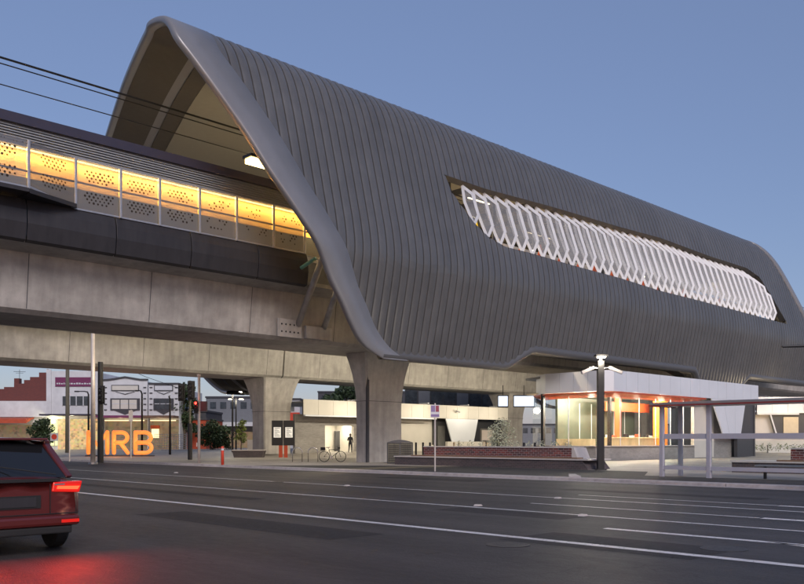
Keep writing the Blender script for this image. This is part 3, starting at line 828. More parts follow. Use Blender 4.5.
gv = MB(); gv.box(-1.63, -1.49, -.70, -.52, 0, 6.2); gv.build('drain_recess', M['joint'], p1)
p2 = pier(44.9, 62.6, 2.9, 1.9, 'flared concrete pier carrying two black notice boards under the far viaduct')
pier(79.5, 63, 2.9, 1.9, 'distant concrete pier right of the white kiosk, partly behind foliage')
pier(72, 40.6, 2.9, 1.6, 'concrete pier hidden behind the glazed station kiosk')

# ================================================================== KIOSK B (glazed corner building)
kb = empty('station_kiosk', (49, 30.4, .1), label='glazed ticket kiosk with white panel fascia and orange soffit under the canopy', cat='kiosk')
ZT = 4.72 + EYE - .1; ZB = 3.33 + EYE - .1
W_ = 23.3; Dp = 8.0
# fascia: left face wraps back, corner slightly rounded
def fascia_panels(path, z0, z1, parent, m, name='fascia_panel', pw=1.55, t=.12, zf=None):
    pts = [Vector((p[0], p[1], 0)) for p in path]
    for a, b in zip(pts[:-1], pts[1:]):
        L_ = (b - a).length; n_ = max(1, round(L_ / pw)); d = (b - a) / n_; nrm_ = Vector((d.y, -d.x, 0)).normalized()
        mbk = MB(); mbk.hexa([(a - nrm_ * .08).to_tuple()[:2] + (z0 + .02,), (b - nrm_ * .08).to_tuple()[:2] + (z0 + .02,), (b - nrm_ * .2).to_tuple()[:2] + (z0 + .02,), (a - nrm_ * .2).to_tuple()[:2] + (z0 + .02,),
                   (a - nrm_ * .08).to_tuple()[:2] + (z1 - .02,), (b - nrm_ * .08).to_tuple()[:2] + (z1 - .02,), (b - nrm_ * .2).to_tuple()[:2] + (z1 - .02,), (a - nrm_ * .2).to_tuple()[:2] + (z1 - .02,)])
        mbk.build('fascia_backing', M['joint'], parent)
        for i in range(n_):
            p = a + d * i + d.normalized() * .012; q = a + d * (i + 1) - d.normalized() * .012
            pi = p - nrm_ * .07; qi = q - nrm_ * .07
            za0 = z0 if zf is None else zf(p.x); za1 = z0 if zf is None else zf(q.x)
            x = MB(); x.hexa([(p.x, p.y, za0), (q.x, q.y, za1), (qi.x, qi.y, za1), (pi.x, pi.y, za0), (p.x, p.y, z1), (q.x, q.y, z1), (qi.x, qi.y, z1), (pi.x, pi.y, z1)])
            x.build(name, m, parent)
fascia_panels([(1.2, 6.9), (0, 5.2), (0, .55)], ZB, ZT, kb, M['white_panel'], pw=1.25)
fascia_panels([(0, .55), (.5, 0), (W_, 0)], ZB, ZT, kb, M['white_panel'], pw=1.5)
rf = MB(); rf.prism([(.25, .7), (.6, .25), (W_ - .1, .25), (W_ - .1, Dp), (1.4, Dp), (.25, 5.1)], 'z', ZT - .25, ZT - .1); rf.build('roof', M['roof_grey'], kb)
sf = MB(); sf.prism([(.35, 1.2), (1.0, .6), (13.2, .6), (13.2, Dp), (1.5, Dp), (.35, 5.1)], 'z', ZB + .05, ZB + .15); sf.build('ceiling', mat('kiosk_ceiling', (.72, .64, .48), rough=.7, var=.04), kb)
# orange soffit edge
so = MB()
path = [(1.3, 7.2), (-.1, 5.2), (-.1, .5), (.45, -.1), (13.5, -.1)]
inner = [(2.2, 7.0), (1.2, 5.0), (1.2, 1.9), (1.9, 1.3), (13.5, 1.3)]
for i in range(4):
    a, b, c, d = path[i], path[i + 1], inner[i + 1], inner[i]
    zo, zi = ZB - .03, ZB - .28
    so.add([(a[0], a[1], zo), (b[0], b[1], zo), (c[0], c[1], zi), (d[0], d[1], zi), (a[0], a[1], zo - .1), (b[0], b[1], zo - .1), (c[0], c[1], zi - .06), (d[0], d[1], zi - .06)],
           [(0, 1, 2, 3), (4, 7, 6, 5), (0, 4, 5, 1), (3, 2, 6, 7)])
so.build('soffit_edge', M['orange'], kb)
# plinth, glass, mullions
pp = [(2.0, 7.8), (.5, 5.0), (.5, 1.4), (1.3, .8), (13.4, .8)]
PH = .98
for nm, m_, z0, z1, t in (('plinth', M['greywall'], -.05, PH, .2), ('glazing', M['glass'], PH, ZB + .04, .015)):
    x = MB()
    for a, b in zip(pp[:-1], pp[1:]):
        a = Vector((*a, 0)); b = Vector((*b, 0)); d = (b - a).normalized(); n_ = Vector((d.y, -d.x, 0)); 
        if nm == 'glazing': x.quad((a.x, a.y, z0), (b.x, b.y, z0), (b.x, b.y, z1), (a.x, a.y, z1))
        else: x.hexa([(*(a)[:2], z0), (*(b)[:2], z0), (*(b - n_ * t)[:2], z0), (*(a - n_ * t)[:2], z0), (*(a)[:2], z1), (*(b)[:2], z1), (*(b - n_ * t)[:2], z1), (*(a - n_ * t)[:2], z1)])
    x.build(nm, m_, kb)
cpx = MB()
for a, b in zip(pp[:-1], pp[1:]): cpx.beam((a[0], a[1], PH + .02), (b[0], b[1], PH + .02), .3, .06)
cpx.build('plinth_cap', M['stonecap'], kb)
for (x, y) in [(.5, 3.6), (2.6, .8), (5.1, .8), (7.4, .8), (9.6, .8), (11.6, .8)]:
    m_ = MB(); m_.box(x - .02, x + .02, y - .03, y + .03, PH, ZB); m_.build('glass_fin', M['white'], kb)
for (px, Yy) in ((543, 36.0), (609.5, 31.6)):
    p = atY(px, Yy); m_ = MB(); m_.box(p.x - 49 - .11, p.x - 49 + .11, Yy - 30.4 - .11, Yy - 30.4 + .11, 0, ZB); m_.build('column', M['black'], kb)
# interior
m_ = MB(); m_.box(.8, 16, 1.1, 7.6, .02, .06); m_.build('floor', M['floor_tile'], kb)
m_ = MB(); m_.box(2.6, 13.4, 6.0, 6.2, .06, ZB - .1); m_.build('back_wall', M['green_panel'], kb)
for x in (3.9, 5.4, 7.0, 8.6, 10.2, 11.8):
    m_ = MB(); m_.box(x - .02, x + .02, 5.95, 5.995, .9, ZB - .5); m_.build('panel_joint', M['white'], kb)
m_ = MB(); m_.box(6.9, 13.3, 4.6, 4.75, ZB - 1.05, ZB - .35); m_.build('orange_bulkhead', M['orange_lit'], kb)
m_ = MB(); m_.box(6.6, 6.85, 3.3, 3.7, .06, ZB - .1); m_.build('orange_post', M['orange_lit'], kb)
m_ = MB(); m_.box(11.9, 12.9, 2.8, 3.5, .06, ZB - .2); m_.build('orange_pillar', mat('lit_orange', (.8, .22, .03), rough=.5, emit=(1, .32, .03), es=.35), kb)  # pillar's lit look comes from its own emission, it is no lamp
m_ = MB(); m_.box(4.4, 11.6, 3.2, 3.5, .06, 1.55); m_.box(4.2, 11.8, 3.0, 3.7, 1.55, 1.62); m_.build('counter', M['counter'], kb, bevel=.02)
for i, x in enumerate((5.0, 5.8, 7.4, 8.3, 9.1, 10.4, 11.0)):
    m_ = MB(); h = .12 + .2 * random.random(); m_.box(x, x + .3, 3.2, 3.5, 1.625, 1.625 + h); o = m_.build('countertop_item', (M['white'], M['orange'], M['black'])[i % 3], bevel=.02)
    o.location = (49, 30.4, .1)
    tag(o, ('white', 'orange', 'black')[i % 3] + ' box on the kiosk counter, ' + ('first', 'second', 'third', 'fourth', 'fifth', 'sixth', 'last')[i] + ' counted from the left end', 'box', 'things on the kiosk counter')
m_ = MB(); m_.box(1.3, 2.0, 2.4, 5.2, .06, 1.5); m_.build('low_screen', M['counter'], kb)
dl = MB()
for x, y in ((2.2, 2.5), (3.6, 1.9), (3.4, 4.4), (5.3, 2.6), (7.3, 1.9), (9, 3), (10.8, 1.9), (2.0, 4.8), (12.4, 2.2)): dl.tube([(x, y, ZB + .045), (x, y, ZB - .0)], .12, 10)
dl.build('downlight', M['led_white'], kb)
for x, y in ((2.4, 3.0), (5.0, 2.6), (8.0, 2.6), (11.2, 2.4), (3.4, 4.8)): lamp('POINT', (x, y, ZB - .45), 480, NEUT, kb, size=.25, name='downlight')
# right part of kiosk: solid dark walls and white inverted wedge
m_ = MB(); m_.box(13.4, W_ - .1, .9, 1.1, -.05, ZB + .1); m_.build('solid_wall', M['greywall'], kb)
m_ = MB(); m_.box(13.4, 16.8, .86, .895, .05, ZB + .05); m_.build('lit_wall_panel', M['cream_panel'], kb)
m_ = MB(); m_.box(W_ - 3.4, W_ - .12, .3, .6, -.05, ZB - .02); m_.build('dark_return', M['darkwall'], kb)
m_ = MB(); m_.box(W_ - .3, W_ - .05, .25, Dp, -.05, ZT - .3); m_.build('end_wall', M['darkwall'], kb)
wx = [atY(p_, 30.38).x - 49 for p_ in (712, 724, 741, 746)]
zw = atY(730, 30.4, 436).z - .1
for i in range(3):
    a0 = [wx[0], wx[0] + (wx[3] - wx[0]) / 3, wx[0] + 2 * (wx[3] - wx[0]) / 3, wx[3]]; b0 = [wx[1], wx[1] + (wx[2] - wx[1]) / 3, wx[1] + 2 * (wx[2] - wx[1]) / 3, wx[2]]
    x = MB(); x.hexa([(b0[i] + .012, 0, zw), (b0[i + 1] - .012, 0, zw), (b0[i + 1] - .012, .1, zw), (b0[i] + .012, .1, zw), (a0[i] + .012, 0, ZB - .012), (a0[i + 1] - .012, 0, ZB - .012), (a0[i + 1] - .012, .1, ZB - .012), (a0[i] + .012, .1, ZB - .012)])
    x.build('wedge_panel', M['white_panel'], kb)
# screens hung at the left entrance
for i, px in enumerate((503, 524)):
    p = at_d(px, 64, 0); o = empty('display_screen', (p.x, p.y, 0.1), CAMROT, label=('small' if i == 0 else 'large') + ' lit information screen hanging at the kiosk entrance, ' + ('left' if i == 0 else 'right') + ' of the two', cat='screen')
    w = .35 if i == 0 else .75
    z = EYE + 38.5 / F * 64
    m_ = MB(); m_.box(-w - .06, w + .06, 0, .12, z - .46, z + .46); m_.build('case', M['black'], o); m_ = MB(); m_.box(-w, w, -.012, -.002, z - .38, z + .38); m_.build('display', M['screen_lcd'], o)
    m_ = MB(); m_.tube([(0, .06, z + .46), (0, .06, z + 1.2)], .03); m_.build('hanger', M['black'], o)

# ================================================================== KIOSK A (long low building)
ka = empty('amenities_building', (46.5, 60, .43), label='long low cream panelled building with lit recess beneath the far viaduct', cat='building')
H_ = 3.72 + EYE - .43; zf_ = 2.35 + EYE - .43
fascia_panels([(0, 0), (29, 0)], zf_, H_, ka, M['cream_panel'], pw=1.75)
m_ = MB(); m_.box(.1, 28.9, .3, 8, H_ - .3, H_ - .15); m_.build('roof', M['roof_grey'], ka)
m_ = MB(); m_.box(0, 17.0, -.25, 0, zf_ - .14, zf_ - .02); m_.build('canopy_edge', M['white_panel'], ka)
def ax(px, Y=60): return atY(px, Y).x - 46.5
# walls in pieces with recess (325-354)
w1 = MB(); w1.box(0.2, ax(325, 61.5), 1.5, 1.8, -.1, zf_ + .1); w1.box(ax(354, 61.5), ax(364, 61.5), 1.5, 1.8, -.1, zf_ + .1); w1.box(ax(325, 61.5), ax(354, 61.5), 1.5, 1.8, EYE - .43 + (441 - 425) / F * 77, zf_ + .1)
w1.build('front_wall', M['greywall'], ka)
w1 = MB(); w1.box(ax(325, 61.5) - .3, ax(354, 61.5) + 3.3, 4.2, 4.4, -.1, zf_); w1.build('recess_wall', M['cream_panel'], ka)
w1 = MB(); w1.box(ax(354, 61.5), ax(354, 61.5) + .2, 1.85, 4.15, -.1, zf_); w1.build('recess_side', M['cream_panel'], ka); w1 = MB(); w1.box(ax(325, 61.5) - .25, ax(325, 61.5) - .05, 1.85, 4.15, -.1, zf_); w1.build('recess_side', M['cream_panel'], ka)
zz = EYE - .43 + (441 - 427) / F * 77
w1 = MB(); w1.box(ax(326, 61.5), ax(353, 61.5), 2.0, 2.1, zz + .25, zz + .33); w1.build('recess_lamp', M['led_white'], ka)
lamp('AREA', ((ax(326, 61.5) + ax(353, 61.5)) / 2, 2.6, zz + .5), 110, NEUT, ka, size=3.2, size_y=.6, name='recess_lamp')
m_ = MB(); x0 = ax(343.5, 62.5); x1 = ax(354, 62.5) - .1; m_.box(x0, x1, 3.6, 3.9, .0, 2.0); m_.build('vending_panel', M['darkwall'], ka)
m_ = MB(); x0 = ax(363.8, 60.6); m_.box(x0, x0 + 1.6, 1.2, 1.4, -.1, zf_ + .1); m_.build('dark_slot', M['black'], ka)
# right part: wall with door, big white wedge, dark wedges
wr = MB(); wr.box(ax(400), ax(442), 1.2, 1.4, -.1, zf_ + .1); wr.build('side_wall', M['cream_panel'], ka)
m_ = MB(); m_.box(ax(432, 61.2), ax(449, 61.2), 1.0, 1.18, -.1, zf_ + .05); m_.build('door_recess', M['darkwall'], ka)
m_ = MB(); m_.box(ax(437, 61.0), ax(444, 61.0), .85, .97, -.05, 2.6); m_.build('door', mat('grey_door', (.13, .13, .125), rough=.5), ka)
m_ = MB()
xa, xb, xc, xd = ax(446), ax(452), ax(474), ax(478)
m_.prism([(xa, zf_ - .02), (xb, .95), (xc, .95), (xd, zf_ - .02)], 'y', .0, .12); m_.build('wedge_panel', M['white_panel'], ka)
m_ = MB(); m_.box(ax(474, 61), ax(500, 61), .9, 1.1, -.1, zf_ + .05); m_.build('dark_wall', M['black'], ka)
m_ = MB(); m_.box(ax(444), ax(480), -.5, -.2, -.1, .95); m_.box(ax(408), ax(430), -.5, -.2, -.1, .62); m_.build('low_wall', M['cream_panel'], ka)
for px in (348, 420, 460, 490): lamp('POINT', (ax(px), -1.8, zf_ + .6), 90, NEUT, ka, size=.3, name='soffit_light')
m_ = MB()
for px in (348, 420, 460, 490): m_.box(ax(px) - .1, ax(px) + .1, -1.2, -.0, H_ + .02, H_ + .1)
m_.build('lamp_bracket', M['post'], ka)
cm = MB(); x = ax(456); z = zf_ + .75; cm.tube([(x - .25, -.3, z + .05), (x + .2, -.35, z - .06)], .09, 8); cm.tube([(x, -.3, z), (x, 0, z + .15)], .03); cm.build('security_camera', M['post'], ka)

# viaduct downlights (fixtures slung beneath the near girder shining on the far one)
for i, x in enumerate((24, 36.5, 44, 52, 60, 68, 78)):
    e = empty('downlight', (x, 46.5, 8.1), label='small floodlight under the viaducts, ' + ('first', 'second', 'third', 'fourth', 'fifth', 'sixth', 'seventh')[i] + ' one from the road', cat='light', group='floodlights between the viaducts')
    m_ = MB(); m_.box(-.2, .2, -.12, .12, 0, .14); m_.tube([(0, 0, .14), (0, -1.3, 1.2)], .03); m_.build('housing', M['black'], e)
    m_ = MB(); m_.box(-.16, .16, -.09, .09, -.02, -.004); m_.build('lens', M['led_white'], e)
    lamp('SPOT', (0, 0, -.1), (400, 1300, 1900, 1900, 1900, 1700, 1700)[i], NEUT, e, size=.2, rot=(R(84), 0, 0), name='flood_beam', spot=130)
    lamp('POINT', (0, 0, -.25), (140, 260, 230, 230, 230, 230, 230)[i], NEUT, e, size=.2, name='flood_glow')

# ================================================================== RIGHT BUILDING (C)
D = 80; s0 = at_d(757, D); kc = empty('entrance_building', (s0.x, s0.y, .1), CAMROT, label='cream walled entrance building behind the bus shelter at right edge', cat='building')
def bx(px): return (px - 757) / F * D
def bz(py): return EYE - .1 + (441 - py) / F * D
fascia_panels([(bx(757), 0), (bx(850), 0)], bz(413), bz(397), kc, M['white_panel'], pw=1.35)
m_ = MB(); m_.box(bx(757), bx(850), .5, .8, -.1, bz(412)); m_.build('wall', M['cream_panel'], kc)
m_ = MB(); m_.prism([(bx(771), bz(413)), (bx(778), bz(437)), (bx(850), bz(437)), (bx(850), bz(413))], 'y', .2, .45); m_.build('dark_opening', M['darkwall'], kc)
m_ = MB(); m_.prism([(bx(784), bz(417)), (bx(784), bz(434)), (bx(799), bz(434)), (bx(799), bz(417))], 'y', .1, .18); m_.build('lit_panel', M['cream_wall'], kc)
m_ = MB(); m_.beam((bx(757), .05, bz(413.8)), (bx(799), .05, bz(413.8)), .2, .18); m_.beam((bx(770), .05, bz(413)), (bx(777), .05, bz(436)), .12, .16, up=(0, 1, 0)); m_.build('white_edge', M['white'], kc)
m_ = MB(); m_.box(bx(761), bx(850), -1.6, -1.3, -.05, bz(445) ); m_.build('garden_wall', M['cream_panel'], kc)
for q in (765, 792, 815): lamp('POINT', (bx(q), -2.0, bz(415)), 45, WARM2, kc, size=.2, name='wall_washer')
lamp('POINT', (bx(780), -1.5, bz(396) + .5), 60, WARM, kc, size=.3, name='soffit_light')

# leaf clump helper
def leaves(mb, c, r, n, sz, sc=(1, 1, 1), rnd=random):
    for _ in range(n):
        while True:
            v = Vector((rnd.uniform(-1, 1), rnd.uniform(-1, 1), rnd.uniform(-1, 1)))
            if .1 < v.length < 1: break
        v = Vector((v.x * sc[0], v.y * sc[1], v.z * sc[2])) * r
        a = Vector((rnd.gauss(0, 1), rnd.gauss(0, 1), rnd.gauss(0, 1))).normalized(); b = a.cross(Vector((rnd.gauss(0, 1), rnd.gauss(0, 1), rnd.gauss(0, 1)))).normalized()
        s_ = sz * rnd.uniform(.6, 1.3); p = Vector(c) + v
        mb.add([p - a * s_, p + b * s_ * .5, p + a * s_, p - b * s_ * .5], [(0, 1, 2, 3)])
def tree(loc, h, r, label, name='tree', m='leaf', n=900, sz=.18, group=None, trunk=.35, cat='tree', rnd=None):
    rnd = rnd or random.Random(int(loc[0] * 10 + loc[1])); e = empty(name, loc, label=label, cat=cat, group=group)
    t = MB(); tr = max(.04, h * .02); t.tube([(0, 0, 0), (.05 * h * .2, 0, h * trunk), (.0, .05, h * .8)], [tr, tr * .8, tr * .3], 8)
    cs = []
    for i in range(9):
        an = i * 2.4; rr = r * rnd.uniform(.3, .75); z = h * trunk + (h * (1 - trunk)) * (.15 + .75 * i / 8)
        rr *= 1.1 - .6 * abs(i / 8 - .4)
        c = Vector((math.cos(an) * rr, math.sin(an) * rr, z)); cs.append(c); t.tube([(.0, 0, z * .7), tuple(c)], [tr * .5, tr * .15], 5)
    t.build('trunk', M['trunk'], e)
    cr = MB()
    for c in cs:
        leaves(cr, c, r * rnd.uniform(.4, .6), n // 9, sz, (1, 1, .8), rnd)
    cr.build('crown', M[m], e); return e

# ================================================================== SHOPS ALONG THE FAR STREET
D = 104
def fx(px, d=D): return (px - 402) / F * d
def fz(py, d=D): return EYE + (441 - py) / F * d
def shop(px0, name, label, d=D):
    p = at_d(px0, d); return empty(name, (p.x, p.y, 0), CAMROT, label=label, cat='shop')
def lx(px, px0, d=D): return (px - px0) / F * d
# A: low white parapet building with brick gable behind
s = shop(-70, 'shop_building', 'low white shopfront with red awning left of the brick gable')
b = lambda px: lx(px, -70)
MB().box(b(-70), b(46.5), 0, .4, fz(417), fz(401)).build('parapet', M['render_white'], s)
MB().box(b(-70), b(46.5), .41, 9, 0, fz(402.5)).build('wall', M['render_white'], s)
MB().prism([(-1.9, fz(419.5)), (0.35, fz(417.2)), (0.35, fz(417.2) - .1), (-1.9, fz(423.5))], 'x', b(-70), b(33)).build('awning', M['awning_red'], s)
MB().box(b(-68), b(44), .25, .39, .3, fz(425)).build('shopfront', M['goods2'], s)
s = shop(-60, 'brick_building', 'dark red brick building with stepped gable and chimney behind the white parapet', D + 8)
d2 = D + 8
g_ = MB(); pts = [(-60, 392), (-30, 392), (-30, 389), (4, 389), (4, 387), (14, 387), (14, 383.5), (24, 383.5), (24, 380), (30, 380), (30, 377), (39, 377), (39, 372.5), (46.8, 372.5), (46.8, 369)]
poly = [(lx(-60, -60, d2), 0)] + [(lx(x, -60, d2), fz(y, d2)) for x, y in pts] + [(lx(47.4, -60, d2), fz(369, d2)), (lx(47.4, -60, d2), 0)]
g_.prism(poly, 'y', 0, .5); g_.build('gable_wall', M['brick_wall'], s)
m_ = MB(); m_.box(lx(12, -60, d2), lx(17, -60, d2), .6, 1.4, fz(390, d2), fz(378, d2)); m_.build('chimney', M['brick_wall'], s)
m_ = MB(); x = lx(16.5, -60, d2); m_.tube([(x, .9, fz(378, d2)), (x, .9, fz(369, d2))], .03); m_.tube([(x - .8, .9, fz(371, d2)), (x + .8, .9, fz(371.3, d2))], .025); m_.tube([(x - .5, .9, fz(372.5, d2)), (x + .5, .9, fz(372.6, d2))], .02); m_.build('aerial', M['black'], s)
# B: white building with purple sign
s = shop(46.5, 'shop_building', 'white two storey building with purple sign over three windows')
b = lambda px: lx(px, 46.5)
m_ = MB(); m_.box(b(46.5), b(102), 0, .4, fz(419), fz(371)); m_.box(b(46.7), b(51.5), -.12, 0, fz(419), fz(369.5)); m_.box(b(46.5), b(102), .41, 14, 0, fz(373)); m_.build('wall', M['render_white'], s)
m_ = MB(); m_.box(b(55.5), b(93), -.1, -.005, fz(386.5), fz(377.3)); o = m_.build('sign', M['purple'], s)
m_ = MB(); x = b(57)
rnd = random.Random(3)
while x < b(91): w = rnd.uniform(.12, .3); m_.box(x, x + w, -.125, -.105, fz(384.4), fz(383.3) + rnd.uniform(0, .08)); x += w + .09
m_.build('lettering', M['white'], o)
for x0, x1 in ((62.8, 67), (70.5, 76), (77, 83), (84, 89)):
    m_ = MB(); m_.box(b(x0), b(x1), -.06, -.004, fz(405.5), fz(396.3)); o = m_.build('window', M['window'], s)
    m_ = MB(); m_.box(b(x0) - .08, b(x0), -.09, -.005, fz(405.8), fz(396)); m_.box(b(x1), b(x1) + .08, -.09, -.005, fz(405.8), fz(396)); m_.build('frame', M['white'], o)
MB().box(b(48), b(102), -2.6, 0, fz(416.2), fz(414.6)).build('awning', M['cap'], s)
MB().box(b(50), b(56), .2, .39, .9, fz(419)).build('shop_window', M['shop_glow2'], s)
MB().box(b(57), b(101), .25, .395, .4, fz(418.6)).build('shopfront', M['goods'], s)
MB().ball((b(54.5), -.4, fz(421.5)), .22).build('shop_lamp', M['led_white'], s)
lamp('POINT', (b(54.5), -1.0, fz(421.5)), 90, (1, .95, .5), s, size=.2)
lamp('POINT', (b(78), -2.0, fz(418)), 60, WARM, s, size=.3)
# C, D: ornate gabled pair
def ornate(px0, px1, top, gable, lab, signm, fancy):
    s = shop(px0, 'shop_building', lab); b = lambda px: lx(px, px0); cx = (px0 + px1) / 2
    if gable: poly = [(b(px0), fz(418)), (b(px0), fz(top + 3)), (b(px0 + 7), fz(top + 2.5)), (b(cx), fz(top)), (b(px1 - 7), fz(top + 2.5)), (b(px1), fz(top + 2.5)), (b(px1), fz(418))]
    else: poly = [(b(px0), fz(418)), (b(px0), fz(top)), (b(px1), fz(top)), (b(px1), fz(418))]
    m_ = MB(); m_.prism(poly, 'y', 0, .4); m_.box(b(px0), b(px1), .41, 12, 0, fz(top + 4)); m_.build('wall', M['render_white'], s)
    m_ = MB(); n = len(poly)
    for i in range(1, n - 2): m_.beam((poly[i][0], .1, poly[i][1] + .05), (poly[i + 1][0], .1, poly[i + 1][1] + .05), .5, .2)
    m_.build('coping', M['joint'], s)
    w = (px1 - px0)
    m_ = MB(); m_.box(b(cx - w * .31), b(cx + w * .31), -.1, -.004, fz(391), fz(385)); o = m_.build('sign', M['joint'], s)
    m_ = MB(); m_.box(b(cx - w * .31) + .1, b(cx + w * .31) - .1, -.12, -.104, fz(391) + .1, fz(385) - .1); m_.build('sign_face', signm, o)
    m_ = MB()
    for q in (-.31, -.31): pass
    m_.prism([(b(cx - w * .22), fz(391.8)), (b(cx), fz(394.6)), (b(cx + w * .22), fz(391.8)), (b(cx + w * .20), fz(391.8)), (b(cx), fz(393.9)), (b(cx - w * .20), fz(391.8))], 'y', -.08, -.003)
    m_.build('moulding', M['joint'], s)
    m_ = MB(); m_.box(b(cx - w * .33), b(cx + w * .33), -.12, -.004, fz(410.3), fz(398.4)); o = m_.build('window_surround', M['joint'], s)
    for k in range(3):
        x0 = b(cx - w * .29) + k * (b(cx + w * .29) - b(cx - w * .29)) / 3; x1 = x0 + (b(cx + w * .29) - b(cx - w * .29)) / 3 - .12
        MB().box(x0, x1, -.15, -.124, fz(409), fz(399.8)).build('pane', M['window'] if not fancy else M['cream_panel'], o)
        MB().box(x0, x1, -.175, -.152, fz(404.2), fz(403.6)).build('glazing_bar', M['white'], o)
    m_ = MB(); m_.prism([(b(cx - w * .24), fz(410.4)), (b(cx + w * .24), fz(410.4)), (b(cx), fz(414.6))], 'y', -.1, -.005); m_.build('apron_moulding', M['joint'], s)
    m_ = MB()
    for k in range(5):
        for xq in (px0 + 1.2, px1 - 4): m_.box(b(xq), b(xq + 2.8), -.09, -.003, fz(388 + k * 5.6), fz(387 + k * 5.6))
    m_.build('quoin', M['joint'], s)
    MB().box(b(px0 + .2), b(px1 - .2), -2.5, 0, fz(418.2), fz(416)).build('awning', M['awning'] if not fancy else M['purple'], s)
    MB().box(b(px0 + 1), b(px1 - 1), .25, .395, .3, fz(420)).build('shopfront', M['goods2'], s)
    m_ = MB(); m_.box(b(px0 + 2), b(px1 - 3), -.1, 0, fz(421), fz(420)); m_.build('shop_sign', M['shop_glow'], s)
    lamp('POINT', (b(cx), -1.8, fz(421)), 30, WARM, s, size=.3)
    return s, b
ornate(103, 147.5, 377.5, True, 'white ornate gabled shop with cream sign and black mouldings', M['cream_panel'], True)
s, b = ornate(148.5, 179, 384, False, 'white ornate flat topped shop beside the gabled one', M['white'], False)
m_ = MB(); m_.box(b(151), b(160), -.25, 0, fz(428.5), fz(425.4)); m_.build('small_sign', M['orange_lit'], s); m_ = MB(); m_.box(b(152), b(159), -.2, -.02, fz(438), fz(429)); m_.build('bright_window', M['shop_glow'], s)
# E: dark and grey blocks further right
def block(px0, px1, d, top, m, lab, name='background_building', bot=None, cat='building', extra=None):
    p = at_d(px0, d); s = empty(name, (p.x, p.y, 0), CAMROT, label=lab, cat=cat)
    w = (px1 - px0) / F * d; t = EYE + (441 - top) / F * d
    MB().box(0, w, 0, 10, 0, t).build('wall', m, s)
    MB().box(-.1, w + .1, -.15, 10.1, t, t + .25).build('parapet', M['joint'], s)
    x = .6
    while x < w - 1.2 and x < 40: MB().box(x, x + .9, -.04, -.003, t - 1.6, t - .6).build('window', M['window'], s); x += 1.5
    return s, w, t
block(180, 206, 112, 412, M['joint'], 'dark building behind the traffic signals')
s, w, t = block(206, 262, 125, 398, M['roof_grey'], 'grey flat roofed building behind the street lamps')
MB().box(0, w, -1.8, -.16, 3.6, 4.2).build('awning', M['white'], s)
MB().box(.4, w - .4, -.3, -.17, .3, 2.8).build('shopfront', M['goods2'], s)
s, w, t = block(186, 206, 108, 420, M['awning_red'], 'small red fronted building beside the dark building')
s, w, t = block(262, 300, 118, 400, M['render_white'], 'white building with red sign glimpsed left of the notice board pier')
MB().box(w * .0, w, -.5, -.16, 4.3, 5.4).build('red_sign', M['redpaint'], s)
block(318, 420, 150, 392.5, M['joint'], 'low dark roofed building beyond the amenities building')
s, w, t = block(405, 520, 120, 384, M['darkwall'], 'dark glazed office block beyond the amenities building')
for i in range(9):
    MB().box(w * i / 9 + .1, w * (i + 1) / 9 - .1, -.08, -.045, t - 3.2, t - 1.0).build('glass_panel', (M['window'], M['roof_grey'], M['window'])[i % 3], s)
block(520, 900, 165, 425, M['roof_grey'], 'long low grey building far behind the station')
block(-150, -20, 120, 410, M['greywall'], 'grey building at the far left edge of the street')
# trees
tree((*at_d(346, 140)[:2], 0), 11.2, 3.2, 'dark bushy tree on the skyline above the amenities building', n=2600, sz=.32)
tree((*at_d(325, 145)[:2], 0), 9.6, 1.7, 'small dark tree left of the bushy skyline tree', n=900, sz=.3)
tree((*at_d(184, 106)[:2], 0), 8.6, 1.9, 'dark street tree between the ornate shops and the grey building', n=2400, sz=.25, trunk=.25)
tree((*at_d(42, 88)[:2], .1), 3.6, 1.25, 'leafy dark street tree in front of the white parapet', n=1800, sz=.16, trunk=.3)
tree((*at_d(210, 98)[:2], .1), 3.5, 1.7, 'low bushy green tree behind the red bollard', n=1800, sz=.18, trunk=.2)
tree((*at_d(222, 100)[:2], .1), 2.9, 1.7, 'low green bush beside the street lamps', n=1400, sz=.18, trunk=.15)
tree((*at_d(600, 130)[:2], .1), 4.6, 3, 'dark garden tree behind the glazed kiosk', n=1000, sz=.3)

# ================================================================== STREET FURNITURE
def up(px, d, py): return EYE + (441 - py) / F * d
def base_at(px, d): p = at_d(px, d); return (p.x, p.y, gz(p.x, p.y) if p.x > KX else 0.0)
# tall pale pole
D1 = 53; e = empty('street_pole', base_at(93, D1), CAMROT, label='tall pale steel pole rising to the near viaduct', cat='pole')
m_ = MB(); m_.tube([(0, 0, 0), (0, 0, up(93, D1, 326))], [.15, .12], 12); m_.build('shaft', M['polelight'], e, smooth=True)
m_ = MB(); m_.tube([(0, 0, 0), (0, 0, .12)], .3, 12); m_.build('base_plate', M['post'], e)
# timber utility pole
D2 = 92; e = empty('utility_pole', base_at(67.5, D2), CAMROT, label='weathered timber utility pole in front of the purple sign building', cat='pole')
m_ = MB(); m_.tube([(0, 0, 0), (0, 0, up(67, D2, 352))], [.24, .18], 10); m_.build('shaft', M['timberpole'], e, smooth=True)
m_ = MB(); m_.box(-1.1, 1.1, -.06, .06, up(67, D2, 356), up(67, D2, 354.5)); m_.build('crossarm', M['timberpole'], e)
